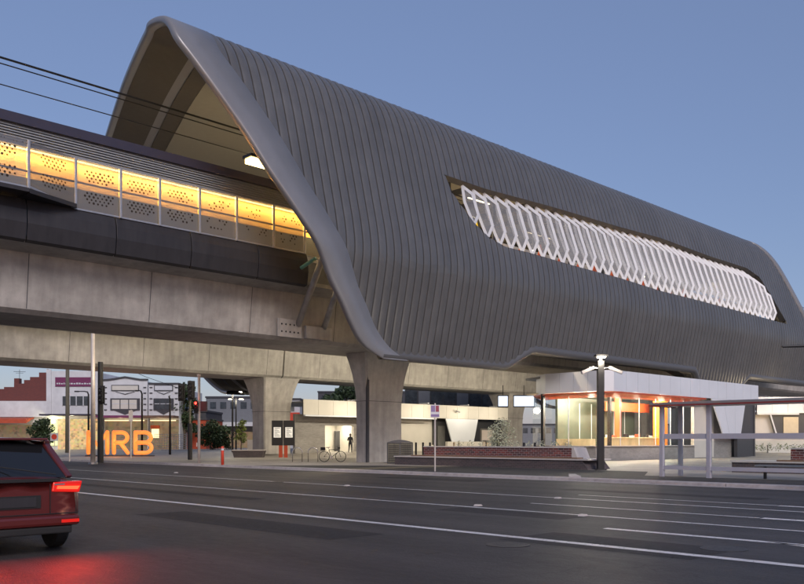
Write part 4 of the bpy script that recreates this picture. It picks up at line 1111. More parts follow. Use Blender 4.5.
# dark thick pole with signal head
def signal_head(parent, x, z, s_=1, lit=None, m_black=None, board=True, y=-.28):
    m_ = MB()
    if board: m_.box(x - .24 * s_, x + .24 * s_, y + .02, y + .05, z - .62 * s_, z + .62 * s_)
    m_.box(x - .16 * s_, x + .16 * s_, y - .18, y, z - .5 * s_, z + .5 * s_)
    h = m_.build('signal_head', M['black'], parent, bevel=.02)
    for k in range(3):
        zz = z + (.32 - .32 * k) * s_
        v = MB(); v.tube([(x, y - .19, zz), (x, y - .34, zz)], .12 * s_, 12, caps=False); v.build('visor', M['black'], h)
        v = MB(); v.tube([(x, y - .182, zz), (x, y - .2, zz)], .1 * s_, 12)
        v.build('lens', M['red_lamp'] if lit == k else M['joint'], h)
D3 = 57; e = empty('traffic_signal', base_at(100.5, D3), CAMROT, label='thick dark pole with unlit signal head behind the pale pole', cat='traffic signal')
m_ = MB(); m_.tube([(0, 0, 0), (0, 0, up(100, D3, 362))], [.2, .17], 10); m_.build('shaft', M['black'], e)
signal_head(e, .12, up(0, D3, 395), 1.0, None, y=-.2)
# L-shaped street lights (dark)
def lpole(px, d, top, arm, label, lit=False):
    e = empty('street_lamp', base_at(px, d), CAMROT, label=label, cat='street lamp', group='dark street lamps by the shops')
    z = up(0, d, top); m_ = MB(); m_.tube([(0, 0, 0), (0, 0, z - .3), (-.1 if arm < 0 else .1, 0, z - .05), (arm * .3, 0, z), (arm, 0, z)], [.11, .08, .07, .05, .04], 8); m_.build('pole', M['black'], e, smooth=True)
    m_ = MB(); m_.box(min(arm, arm * .7), max(arm, arm * .7), -.1, .1, z - .07, z + .05); m_.build('lantern', M['black'], e)
    if lit: 
        m_ = MB(); m_.box(min(arm, arm * .75), max(arm, arm * .75), -.08, .08, z - .10, z - .075); m_.build('lens', M['led_white'], e)
lpole(88.5, 80, 392.5, -1.3, 'dark L shaped street lamp in front of the purple sign building')
lpole(142, 78, 392, -.6, 'dark street lamp before the gap between the ornate shops')
lpole(170, 78, 398, -.01, 'dark post in front of the flat topped ornate shop')
# signals at 185 & 199
D4 = 61; e = empty('traffic_signal', base_at(190, D4), CAMROT, label='grey pole with dark base and signal heads turned away from the camera', cat='traffic signal')
m_ = MB(); m_.tube([(0, 0, 2.6), (0, 0, up(0, D4, 382))], .08, 10); m_.build('pole', M['timberpole'], e); m_ = MB(); m_.tube([(0, 0, 0), (0, 0, 2.6)], .17, 12); m_.build('base', M['black'], e)
signal_head(e, -.55, up(0, D4, 394), 1.0, None); signal_head(e, .15, up(0, D4, 392), 1.1, None)
m_ = MB(); m_.tube([(-.55, -.15, up(0, D4, 394)), (0, 0, up(0, D4, 392))], .03); m_.build('bracket', M['black'], e)
D5 = 52; e = empty('traffic_signal', base_at(199, D5), CAMROT, label='slim pale pole with a glowing red signal beside the kerb', cat='traffic signal')
m_ = MB(); m_.tube([(0, 0, 0), (0, 0, up(0, D5, 377))], .085, 12); m_.build('pole', M['polelight'], e, smooth=True)
signal_head(e, -.12, up(0, D5, 409), .75, 0, board=False, y=-.12)
m_ = MB(); m_.box(.12, .5, -.1, .1, up(0, D5, 413), up(0, D5, 403)); m_.build('side_head', M['joint'], e)
m_ = MB(); m_.tube([(0, 0, up(0, D5, 378)), (0, 0, up(0, D5, 376))], .12, 10); m_.build('cap', M['polelight'], e)
m_ = MB(); m_.box(-.14, -.08, -.1, .1, 1.0, 1.25); m_.build('push_button', M['polelight'], e)
lamp('POINT', (-.12, -.6, up(0, D5, 405)), 12, (1, .05, .03), e, size=.1)
# pole & pedestrian sign right of signals: small sign posts at 130, 62
for px, d, lab in ((131, 66, 'thin sign post standing among the glowing letters'), (69.5, 60, 'thin pale post in front of the lit shopfront')):
    e = empty('sign_post', base_at(px, d), CAMROT, label=lab, cat='sign post'); h = up(0, d, 411 if px > 100 else 416)
    m_ = MB(); m_.tube([(0, 0, 0), (0, 0, h)], .04, 8); m_.build('post', M['polelight'], e)
    if px > 100: m_ = MB(); m_.box(-.16, .16, -.06, -.04, h - .9, h - .05); m_.build('sign_plate', M['stonecap'], e)
e = empty('road_sign', base_at(54.5, 68), CAMROT, label='small white round warning sign with red centre near the street tree', cat='road sign')
m_ = MB(); m_.tube([(0, 0, 0), (0, 0, 2.1)], .035, 8); m_.build('post', M['polelight'], e)
m_ = MB(); m_.box(-.32, .32, -.06, -.04, 1.35, 2.0); m_.build('plate', M['white'], e); m_ = MB(); m_.tube([(0, -.065, 1.68), (0, -.075, 1.68)], .22, 16); m_.build('disc', M['redpaint'], e)
# red bollard
e = empty('bollard', (*ground(222.5, 465, .1)[:2], .1), 0, label='slim red bollard standing at the plaza kerb', cat='bollard')
m_ = MB(); m_.tube([(0, 0, 0), (0, 0, 1.0), (0, 0, 1.05)], [.085, .085, .05], 12); m_.build('body', M['redpaint'], e, smooth=True); m_ = MB(); m_.tube([(0, 0, .82), (0, 0, .92)], .088, 12); m_.build('reflector_band', M['white'], e)
# double-arm plaza lamps
def plaza_lamp(px, d, top, spread, label):
    e = empty('plaza_lamp', base_at(px, d), CAMROT, label=label, cat='street lamp', group='twin headed lamps in the plaza')
    z = up(0, d, top); m_ = MB(); m_.tube([(0, 0, 0), (0, 0, z + .1)], [.1, .07], 10); m_.tube([(-spread, 0, z + .05), (spread, 0, z + .05)], .03); m_.build('pole', M['black'], e)
    for q in (-1, 1):
        m_ = MB(); m_.box(q * spread - .3, q * spread + .3, -.14, .14, z - .02, z + .06); h = m_.build('lantern', M['black'], e)
        m_ = MB(); m_.box(q * spread - .24, q * spread + .24, -.15, .1, z - .1, z - .025); m_.build('lens', M['led_white'], h)
        lamp('POINT', (q * spread, 0, z - .35), 130, NEUT, e, size=.15)
plaza_lamp(232.5, 80, 396, .62, 'tall twin headed plaza lamp behind the planter tree')
plaza_lamp(236, 98, 402.5, .6, 'shorter looking twin headed lamp further back behind the first')
# planter + tree + utility cabinets
p = ground(248, 457.5, .1)
e = empty('planter', (p.x, p.y, .1), CAMROT, label='low brick planter with pale rim holding a young tree', cat='planter')
m_ = MB(); m_.prism([(-1.15, 0), (-1.3, .55), (.05, .55), (.05, 0)], 'y', 0, 1.2); m_.prism([(.06, 0), (.06, .55), (1.3, .55), (1.15, 0)], 'y', -.05, 1.15); m_.build('box', M['brick_dark'], e)
m_ = MB(); m_.box(-1.33, 1.33, -.1, 1.25, .555, .63); m_.build('rim', M['stonecap'], e)
tree((*at_d(241, p.length * 1.0 + 1)[:2], .68), 2.6, .62, 'young light green tree growing from the brick planter', name='young_tree', m='leaf_l', n=900, sz=.09, trunk=.2)
for px, q in ((251, 'left'), (259, 'right')):
    e = empty('utility_cabinet', (*at_d(px, 84)[:2], .1), CAMROT, label=q + ' one of two pale grey utility cabinets behind the planter', cat='cabinet', group='utility cabinets')
    m_ = MB(); m_.box(-.36, .36, 0, .5, 0, 1.45); m_.build('body', M['stonecap'], e, bevel=.03); m_ = MB(); m_.box(.25, .29, -.02, -.004, .7, .85); m_.build('handle', M['black'], e)
# notice boards at the pier
for px, q in ((277.3, 'left'), (289, 'right')):
    d = 69.5; e = empty('notice_board', base_at(px, d), CAMROT, label=q + ' black notice board with a white poster in front of the pier', cat='notice board', group='notice boards at the pier')
    z1 = up(0, d, 420.5); z0 = up(0, d, 445.5); m_ = MB(); m_.box(-.46, .46, 0, .14, z0 - .1, z1 - .1); m_.build('case', M['black'], e, bevel=.02)
    m_ = MB(); m_.box(-.3, .3, -.02, -.004, z0 + .55, z1 - .65); o = m_.build('poster', M['poster'], e)
    m_ = MB()
    for k in range(7): m_.box(-.22, .22 - .1 * (k % 3), -.026, -.022, z0 + .65 + k * .11, z0 + .68 + k * .11)
    m_.build('print', M['joint'], o)
    m_ = MB(); s_ = 1 if q == 'left' else -1; m_.box(s_ * .12, s_ * .42, .02, .1, -.05, z0 - .1); m_.build('foot', M['orange'], e)
# bike hoops
for px, py, q in ((297.3, 462, 'left'), (313, 462, 'right')):
    p = ground(px, py, .1); e = empty('bike_hoop', p, CAMROT, label=q + ' steel bicycle hoop on the plaza beside the bicycle', cat='bicycle rack', group='bicycle hoops')
    r_ = .31; pts = [(-r_, 0, 0), (-r_, 0, .62)] + [(-r_ * math.cos(a), 0, .62 + r_ * math.sin(a)) for a in [math.pi * i / 10 for i in range(1, 10)]] + [(r_, 0, .62), (r_, 0, 0)]
    m_ = MB(); m_.tube(pts, .03, 8); m_.build('hoop', M['chrome'], e, smooth=True)
# bicycle
p = ground(332.5, 462, .1)
e = empty('bicycle', p, CAMROT, label='black bicycle with rear carrier parked right of the hoops', cat='bicycle')
def wheel(x):
    w = empty('wheel', (x, 0, .35)); w.parent = e
    c = [(.33 * math.cos(a), 0, .33 * math.sin(a)) for a in [2 * math.pi * i / 28 for i in range(28)]]
    m_ = MB(); m_.tube(c, .022, 6, closed=True); m_.build('tyre', M['rubber'], w)
    m_ = MB()
    for i in range(14): a = 2 * math.pi * i / 14; m_.tube([(0, 0, 0), (.32 * math.cos(a), 0, .32 * math.sin(a))], .003, 4)
    m_.tube([(0, -.05, 0), (0, .05, 0)], .025, 8); m_.build('spokes', M['chrome'], w)
wheel(-.53); wheel(.53)
m_ = MB(); bbk = (-.08, 0, .3); st_ = (-.22, 0, .78); hd = (.36, 0, .82); hb = (.40, 0, .68)
for a, b2 in ((bbk, st_), (bbk, hb), (st_, hd), (hd, hb)): m_.tube([a, b2], .02, 8)
for y in (-.05, .05): m_.tube([bbk, (-.53, y, .35)], .011, 6); m_.tube([st_, (-.53, y, .35)], .011, 6); m_.tube([hb, (.53, y, .35)], .013, 6)
m_.tube([st_, (-.26, 0, .93)], .014, 6); m_.tube([hd, (.34, 0, .98)], .015, 6); m_.build('frame', M['black'], e)
m_ = MB(); m_.tube([(.25, -.28, 1.0), (.34, -.2, 1.0), (.36, 0, .98), (.34, .2, 1.0), (.25, .28, 1.0)], .013, 6); m_.build('handlebar', M['black'], e)
m_ = MB(); m_.add([(-.42, -.08, .95), (-.42, .08, .95), (-.14, .02, .96), (-.14, -.02, .96), (-.4, -.06, .9), (-.4, .06, .9), (-.16, .015, .92), (-.16, -.015, .92)], [(0, 1, 2, 3), (7, 6, 5, 4), (0, 4, 5, 1), (1, 5, 6, 2), (2, 6, 7, 3), (3, 7, 4, 0)]); m_.build('saddle', M['rubber'], e, bevel=.02)
m_ = MB(); m_.box(-.78, -.36, -.09, .09, .74, .77); m_.box(-.76, -.46, -.11, .11, .775, .95); m_.build('carrier_bag', M['rubber'], e)
m_ = MB(); m_.tube([(.38, -.05, .9), (.46, 0, .9)], .06, 8); m_.build('front_lamp', M['black'], e)
m_ = MB(); m_.tube([(-.08, -.06, .3), (-.08, -.075, .3)], .09, 14); m_.tube([(-.08, -.08, .3), (.02, -.09, .17)], .012, 5); m_.box(-.02, .06, -.16, -.08, .155, .175); m_.build('crank', M['chrome'], e)
# bin enclosure
p = at_d(400, 50.5, .1)
e = empty('bin_enclosure', (p.x, p.y, .1), CAMROT, label='twin slatted metal bin enclosure with arched top beside the pier', cat='bin')
m_ = MB(); m_.box(-.78, .78, 0, .75, 0, 1.25); m_.build('body', M['trimdark'], e, bevel=.03)
for q in (-.38, .38):
    m_ = MB(); m_.box(q - .34, q + .34, -.05, -.01, .08, 1.2); dr = m_.build('door', M['timberpole'], e)
    m_ = MB()
    for k in range(9): m_.box(q - .3, q + .3, -.062, -.052, .16 + k * .11, .2 + k * .11)
    m_.build('slot', M['black'], dr)
m_ = MB(); m_.prism([(-.8 + 1.6 * i / 14, 1.26 + .16 * math.sin(math.pi * i / 14)) for i in range(15)], 'y', -.06, .8); m_.build('lid', M['trimdark'], e)
# bus stop sign
p = ground(435, 471.5, .1)
e = empty('bus_stop_sign', p, CAMROT, label='slim post with small white and purple plate by the kerb', cat='sign')
m_ = MB(); m_.tube([(0, 0, 0), (0, 0, up(0, 37.5, 405.5))], .035, 8); m_.build('post', M['polelight'], e)
z1 = up(0, 37.5, 405) - .1; z0 = up(0, 37.5, 417.5) - .1
m_ = MB(); m_.box(-.2, .2, -.07, -.045, z0, z1); o = m_.build('plate', M['white'], e); m_ = MB(); m_.box(-.18, .0, -.078, -.072, z0 + .25, z1 - .03); m_.box(-.18, .18, -.078, -.072, z0 + .03, z0 + .14); m_.build('symbol', mat('sign_purple', (.25, .18, .35), rough=.5), o)
m_ = MB(); m_.box(.03, .17, -.078, -.072, z0 + .25, z1 - .03); m_.build('symbol', mat('sign_maroon', (.3, .05, .08), rough=.5), o)
# brick bench planters
def bench(X, Ya, Yb, Yc, Yd, label):
    e = empty('brick_bench', (X, (Ya + Yb) / 2, .1), label=label, cat='bench', group='long brick planter benches'); my = (Ya + Yb) / 2
    m_ = MB(); m_.prism([(Ya - my, 0), (Yb - my, 0), (Yb - my + .35, .43), (Ya - my - .0, .43)] if Ya > Yb else [(Ya - my, 0), (Yb - my, 0), (Yb - my, .43), (Ya - my, .43)], 'x', 0, 1.9); m_.build('base', M['brick_dark'], e)
    m_ = MB(); m_.box(-.05, 1.95, min(Ya, Yb) - my - .02, max(Ya, Yb) - my + .05, .432, .5); m_.build('base_capping', M['stonecap'], e)
    m_ = MB()
    for i in range(4): m_.box(.0 + i * .13, .11 + i * .13, min(Yc, Yd) - my - .8, max(Yc, Yd) - my + .3, .503, .56)
    m_.build('seat', M['timber'], e)
    m_ = MB(); m_.box(.72, 1.75, min(Yc, Yd) - my, max(Yc, Yd) - my, .503, 1.0); m_.build('upper_planter', M['brick_red'], e)
    m_ = MB(); m_.prism([(min(Yc, Yd) - my - .35, .503), (min(Yc, Yd) - my - .01, .503), (min(Yc, Yd) - my - .01, 1.03), (min(Yc, Yd) - my - .12, 1.03)], 'x', .7, 1.77)
    m_.box(.69, 1.78, min(Yc, Yd) - my, max(Yc, Yd) - my, 1.003, 1.06); m_.build('capping', M['stonecap'], e)
    return e
b1 = bench(33.9, 35.2, 22.2, 33.6, 23.6, 'long brick planter bench left of the black lamp pole')
b2 = bench(35.8, 16.2, 2, 14.0, 2.6, 'long brick planter bench behind the bus shelter')
b2['label'] = 'long brick planter bench seen through the bus shelter frame'
e = empty('shrub', (35.6, 28, 1.16), label='dry shrubs with pale heads along the left bench planter', cat='plants')
m_ = MB()
for i in range(10): leaves(m_, (0, -3.5 + i * .8, .1), .22, 50, .05)
m_.build('foliage', M['leaf_p'], e)
p = at_d(500, 52, .1); tree((p.x, p.y, .1), 2.6, 1.0, 'white flowering shrub left of the kiosk entrance', name='flowering_shrub', m='leaf_p', n=1100, sz=.07, trunk=.25, cat='shrub')
p = at_d(770, 74, .1); 
e = empty('shrub', (p.x, p.y, .1), label='low yellowish shrubs along the garden wall at right', cat='plants'); m_ = MB()
for i in range(8): leaves(m_, (-1.5 + i * .5, 1.5 - i * .5, .8), .35, 60, .07)
m_.build('foliage', M['leaf_l'], e)
# bollards/posts in front of kiosk A
for i, (px, d) in enumerate(((416, 60), (423, 61), (430, 60), (454, 64), (459, 65), (484.5, 60), (487.5, 60.5), (524, 50), (535, 50))):
    e = empty('plaza_post', (*at_d(px, d)[:2], .1), label=('slim dark post in the plaza, ' if i < 3 or i > 6 else 'slim pale post in the plaza, ') + ('first', 'second', 'third', 'fourth', 'fifth', 'sixth', 'seventh', 'eighth', 'ninth')[i] + ' counted from the pier to the kiosk', cat='post', group='slim posts across the plaza')
    m_ = MB(); m_.tube([(0, 0, 0), (0, 0, 1.25)], .07, 8); m_.build('shaft', M['black'] if i < 3 or i > 6 else M['counter'], e)
e = empty('handrail', (*at_d(537, 50.5)[:2], .1), CAMROT, label='pale horizontal rail between two dark posts at the kiosk entrance', cat='handrail'); m_ = MB(); m_.tube([(-1.6, 0, .95), (.7, 0, .95)], .03); m_.build('rail', M['white'], e)
e = empty('ticket_pillar', (*at_d(487, 58)[:2], .1), CAMROT, label='timber framed ticket machine pillar before the dark wall', cat='ticket machine'); m_ = MB(); m_.box(-.45, .45, 0, .3, 1.3, 2.2); m_.build('head', M['timberpole'], e, bevel=.03); m_ = MB(); m_.box(-.3, -.1, .05, .2, 0, 1.3); m_.box(.1, .3, .05, .2, 0, 1.3); m_.build('leg', M['counter'], e)
m_ = MB(); m_.box(-.36, .36, -.02, -.004, 1.4, 2.1); m_.build('panel', M['cream_wall'], e)
# black lamp pole with cameras
p = ground(600.5, 470, .1); dd = 40.0
e = empty('lamp_pole', p, CAMROT, label='tall black square lamp pole with bright top light and two cameras', cat='street lamp')
H = up(0, dd, 362) - .1
m_ = MB(); m_.box(-.15, .15, -.15, .15, 0, H); m_.build('pole', M['black'], e, bevel=.015)
m_ = MB(); m_.box(-.23, .23, -.23, .23, 0, .05); m_.build('base_plate', M['black'], e)
m_ = MB(); m_.box(-.07, .07, -.07, .07, H, H + .12); m_.box(-.28, .28, -.34, .16, H + .2, H + .28); m_.tube([(0, 0, H + .1), (0, -.05, H + .22)], .05); m_.build('lantern', M['black'], e)
m_ = MB(); m_.box(-.17, .17, -.345, -.02, H + .13, H + .195); m_.build('lens', M['led_white'], e)
lamp('POINT', (0, -.45, H + .02), 120, NEUT, e, size=.12)
for q in (-1, 1):
    m_ = MB(); m_.tube([(q * .12, -.1, H - .35), (q * .55, -.14, H - .30)], .02); h = m_.build('camera_arm', M['post'], e)
    m_ = MB(); m_.beam((q * .35, -.2, H - .32), (q * .95, -.3, H - .58), .15, .15); m_.build('camera_body', M['stonecap'], h, bevel=.03)
# ================================================================== BUS SHELTER
SX = 29.4; zz = .1
Ya = atX(662, SX).y; Yp = atX(709, SX).y
e = empty('bus_shelter', (SX, Ya, .1), label='grey steel bus shelter frame with dark red roof edge near the kerb', cat='bus shelter')
Yend = -14
HR = EYE + 35.0 / F * (SX / ray(662)[0]) - .1
for i, y in enumerate((0, Yp - Ya, 3.2 * (Yp - Ya), 4 * (Yp - Ya))):
    m_ = MB(); m_.box(-.07, .07, y - .08, y + .08, 0, HR - .002); m_.build('front_post', M['shelter'], e, bevel=.012)
for y in (0, 4 * (Yp - Ya)):
    m_ = MB(); m_.box(1.38, 1.5, y - .08, y + .08, 0, HR - .002); m_.build('back_post', M['shelter'], e, bevel=.012)
Lr = 4 * (Yp - Ya)
for nm, z0, z1 in (('middle_rail', EYE + 2.5 / F * 33 - .1 - .02, EYE + 2.5 / F * 33 - .1 + .17), ('bottom_rail', .28, .42)):
    m_ = MB(); m_.box(-.045, .045, Lr, 0, z0, z1); m_.build(nm, M['shelter'], e)
    m_ = MB(); m_.box(.075, 1.375, -.04, .04, z0, z1); m_.build(nm, M['shelter'], e)
m_ = MB(); m_.box(-.3, 1.75, Lr - .3, .35, HR, HR + .12); m_.build('roof', M['trim'], e, bevel=.01)
m_ = MB(); m_.box(-.33, -.305, Lr - .3, .38, HR - .03, HR + .03); m_.box(-.3, 1.75, .355, .38, HR - .03, HR + .03); m_.build('roof_edge', M['shelter_red'], e)
m_ = MB(); m_.quad((.1, 0.05, .45), (1.36, .05, .45), (1.36, .05, HR - .1), (.1, .05, HR - .1)); m_.build('end_glass', M['glass'], e)
m_ = MB(); m_.quad((0, Lr, .42), (0, -.1, .42), (0, -.1, 1.35), (0, Lr, 1.35)); m_.build('lower_glass', M['glass'], e)
m_ = MB(); m_.box(.7, 1.1, Lr + .6, -3.2, .45, .5); m_.build('shelter_seat', M['post'], e)
for y in (-3.5, Lr + 1): m_ = MB(); m_.box(.85, .95, y - .04, y + .04, 0, .45); m_.build('seat_leg', M['black'], e)

# ================================================================== LETTERS
D6 = 74; p = at_d(120, D6)
e = empty('letter_sign', (p.x, p.y, .1), CAMROT, label='large orange glowing letters MRB standing on the plaza', cat='letters')
Hl = 24.5 / F * D6
def arc(cx, cz, rx, rz, a0, a1, n=10): return [(cx + rx * math.cos(R(a0 + (a1 - a0) * k / n)), 0, cz + rz * math.sin(R(a0 + (a1 - a0) * k / n))) for k in range(n + 1)]
def lett(x0, x1, strokes):
    w = (x1 - x0) / F * D6; ox = (x0 - 120) / F * D6; r_ = .175; m_ = MB()
    for st_ in strokes: m_.tube([(ox + r_ + p_[0] * (w - 2 * r_), 0, .14 + r_ + p_[2] * (Hl - 2 * r_)) for p_ in st_], r_, 12)
    for st_ in strokes:
        for p_ in (st_[0], st_[-1]): m_.ball((ox + r_ + p_[0] * (w - 2 * r_), 0, .14 + r_ + p_[2] * (Hl - 2 * r_)), r_ * .995, 6)
    o = m_.build('letter', M['mrb'], e, smooth=True)
lett(86.3, 109.3, [[(0, 0, 0), (0, 0, 1)], [(0, 0, 1), (.5, 0, .35), (1, 0, 1)], [(1, 0, 1), (1, 0, 0)]])
bowl = [(0, 0, 1), (.55, 0, 1)] + arc(.55, .75, .42, .25, 80, -80) + [(.5, 0, .5), (0, 0, .5)]
lett(112, 129.8, [[(0, 0, 0), (0, 0, 1)], bowl, [(.45, 0, .5), (1, 0, 0)]])
lett(133.5, 153.5, [[(0, 0, 0), (0, 0, 1)], bowl, [(0, 0, .5), (.55, 0, .5)] + arc(.58, .25, .42, .25, 80, -80) + [(.5, 0, 0), (0, 0, 0)]])
m_ = MB(); m_.box((86 - 120) / F * D6, (154 - 120) / F * D6, -.2, .2, 0, .11); m_.build('base', M['joint'], e)
lamp('POINT', (0, -1.2, 1.2), 60, (1, .35, .08), e, size=.8); 
# grass patch
p = at_d(166, 88, .1)
gm = MB(); rnd = random.Random(5)
base = []
for i in range(2600):
    a = rnd.uniform(0, 6.28); r_ = rnd.random() ** .5; q = Vector((math.cos(a) * 3.0 * r_, math.sin(a) * 5 * r_, 0)); h = rnd.uniform(.06, .16) + .12 * (1 - r_); w = .03
    gm.add([q, q + Vector((w, 0, 0)), q + Vector((rnd.uniform(-.05, .05), .02, h))], [(0, 1, 2)])
gm.grid(lambda i, j: (3.1 * (i / 10) * math.cos(j * 6.2832 / 24), 5.1 * (i / 10) * math.sin(j * 6.2832 / 24), .14 * (1 - (i / 10) ** 2) + .012), 10, 24)
o = gm.build('grass', M['grass'], kind='stuff'); o.location = (p.x, p.y, .1); o.rotation_euler = (0, 0, CAMROT); tag(o, 'green grass mound in front of the ornate shops', 'grass')
# lattice fence behind grass
e = empty('mesh_fence', (*at_d(160, 95)[:2], .1), CAMROT, label='pale wire mesh fence below the flat topped ornate shop', cat='fence'); m_ = MB()
for i in range(16): x = -.6 + i * .27; m_.tube([(x, 0, 0), (x, 0, 2.1)], .02, 4)
for i in range(9): m_.tube([(-.6, 0, .1 + i * .25), (3.45, 0, .1 + i * .25)], .02, 4)
m_.build('mesh', M['post'], e)
# concrete ground lamp glow poles at right kiosk etc handled

# ================================================================== OVERHEAD WIRES
def wire(px0, py0, Y, X1_, r_, label, sag=0):
    a = atY(px0, Y, py0); pts = []
    for i in range(13):
        t = i / 12; x = a.x - 15 + (X1_ - a.x + 15) * t; pts.append((x, Y, a.z - sag * 4 * t * (1 - t)))
    o = MB().tube(pts, r_, 6); b_ = o.build('overhead_wire', M['black']); tag(b_, label, 'wire', 'overhead wires above the track'); return a.z
z1 = wire(0, 57, 39.5, 60, .05, 'thickest topmost overhead wire entering the canopy')
z2 = wire(0, 63, 39.7, 60, .028, 'thin overhead wire just below the thickest one')
z3 = wire(0, 84, 39.6, 60, .025, 'lowest thin overhead wire entering the canopy')
for x in (27.5,):
    o = MB().tube([(x, 39.6, z3), (x, 39.6, z2)], .02, 5).build('wire_dropper', M['black']); tag(o, 'short vertical dropper between two overhead wires', 'wire')
for i, (pya, pyb) in enumerate(((301, 302.5), (306, 309), (312, 318))):
    a = atY(780, 40, pya); o = MB().tube([(a.x + 0, 40, a.z), (a.x + 90, 40, a.z + (0, .4, .8)[i])], .04, 5).build('overhead_wire', M['black']); tag(o, ('upper', 'middle', 'lower')[i] + ' overhead wire leaving the far end of the canopy at right', 'wire', 'overhead wires at the far end')
# mast arm at right edge
p = at_d(812, 24); e = empty('sign_gantry', (p.x, p.y, 0), CAMROT, label='thin dark mast arm reaching in from the right edge', cat='mast arm')
zz = up(0, 24, 346); m_ = MB(); m_.tube([(.3, 0, zz + .02), (-.85, 0, zz - .02)], [.05, .03], 8); m_.build('arm', M['black'], e); m_ = MB(); m_.tube([(.6, 0, 0), (.6, 0, zz + 1)], .09); m_.build('mast', M['black'], e); m_ = MB(); m_.tube([(.3, 0, zz + .02), (.6, 0, zz + .02)], .05); m_.build('arm_bracket', M['black'], e)
# wires by the shops
for i, (a, b_) in enumerate((((60, 350, 92), (66, 358, 92)), ((75, 360, 100), (190, 375, 110)), ((100, 357, 98), (190, 392, 104)))):
    pa = at_d(a[0], a[2], up(0, a[2], a[1])); pb = at_d(b_[0], b_[2], up(0, b_[2], b_[1])); o = MB().tube([pa, (pa + pb) / 2 - Vector((0, 0, .25)), pb], .03, 5).build('power_line', M['black']); tag(o, ('short power line at the timber utility pole', 'upper power line across the sky above the ornate shops', 'lower power line slanting down towards the dark street tree')[i], 'wire')

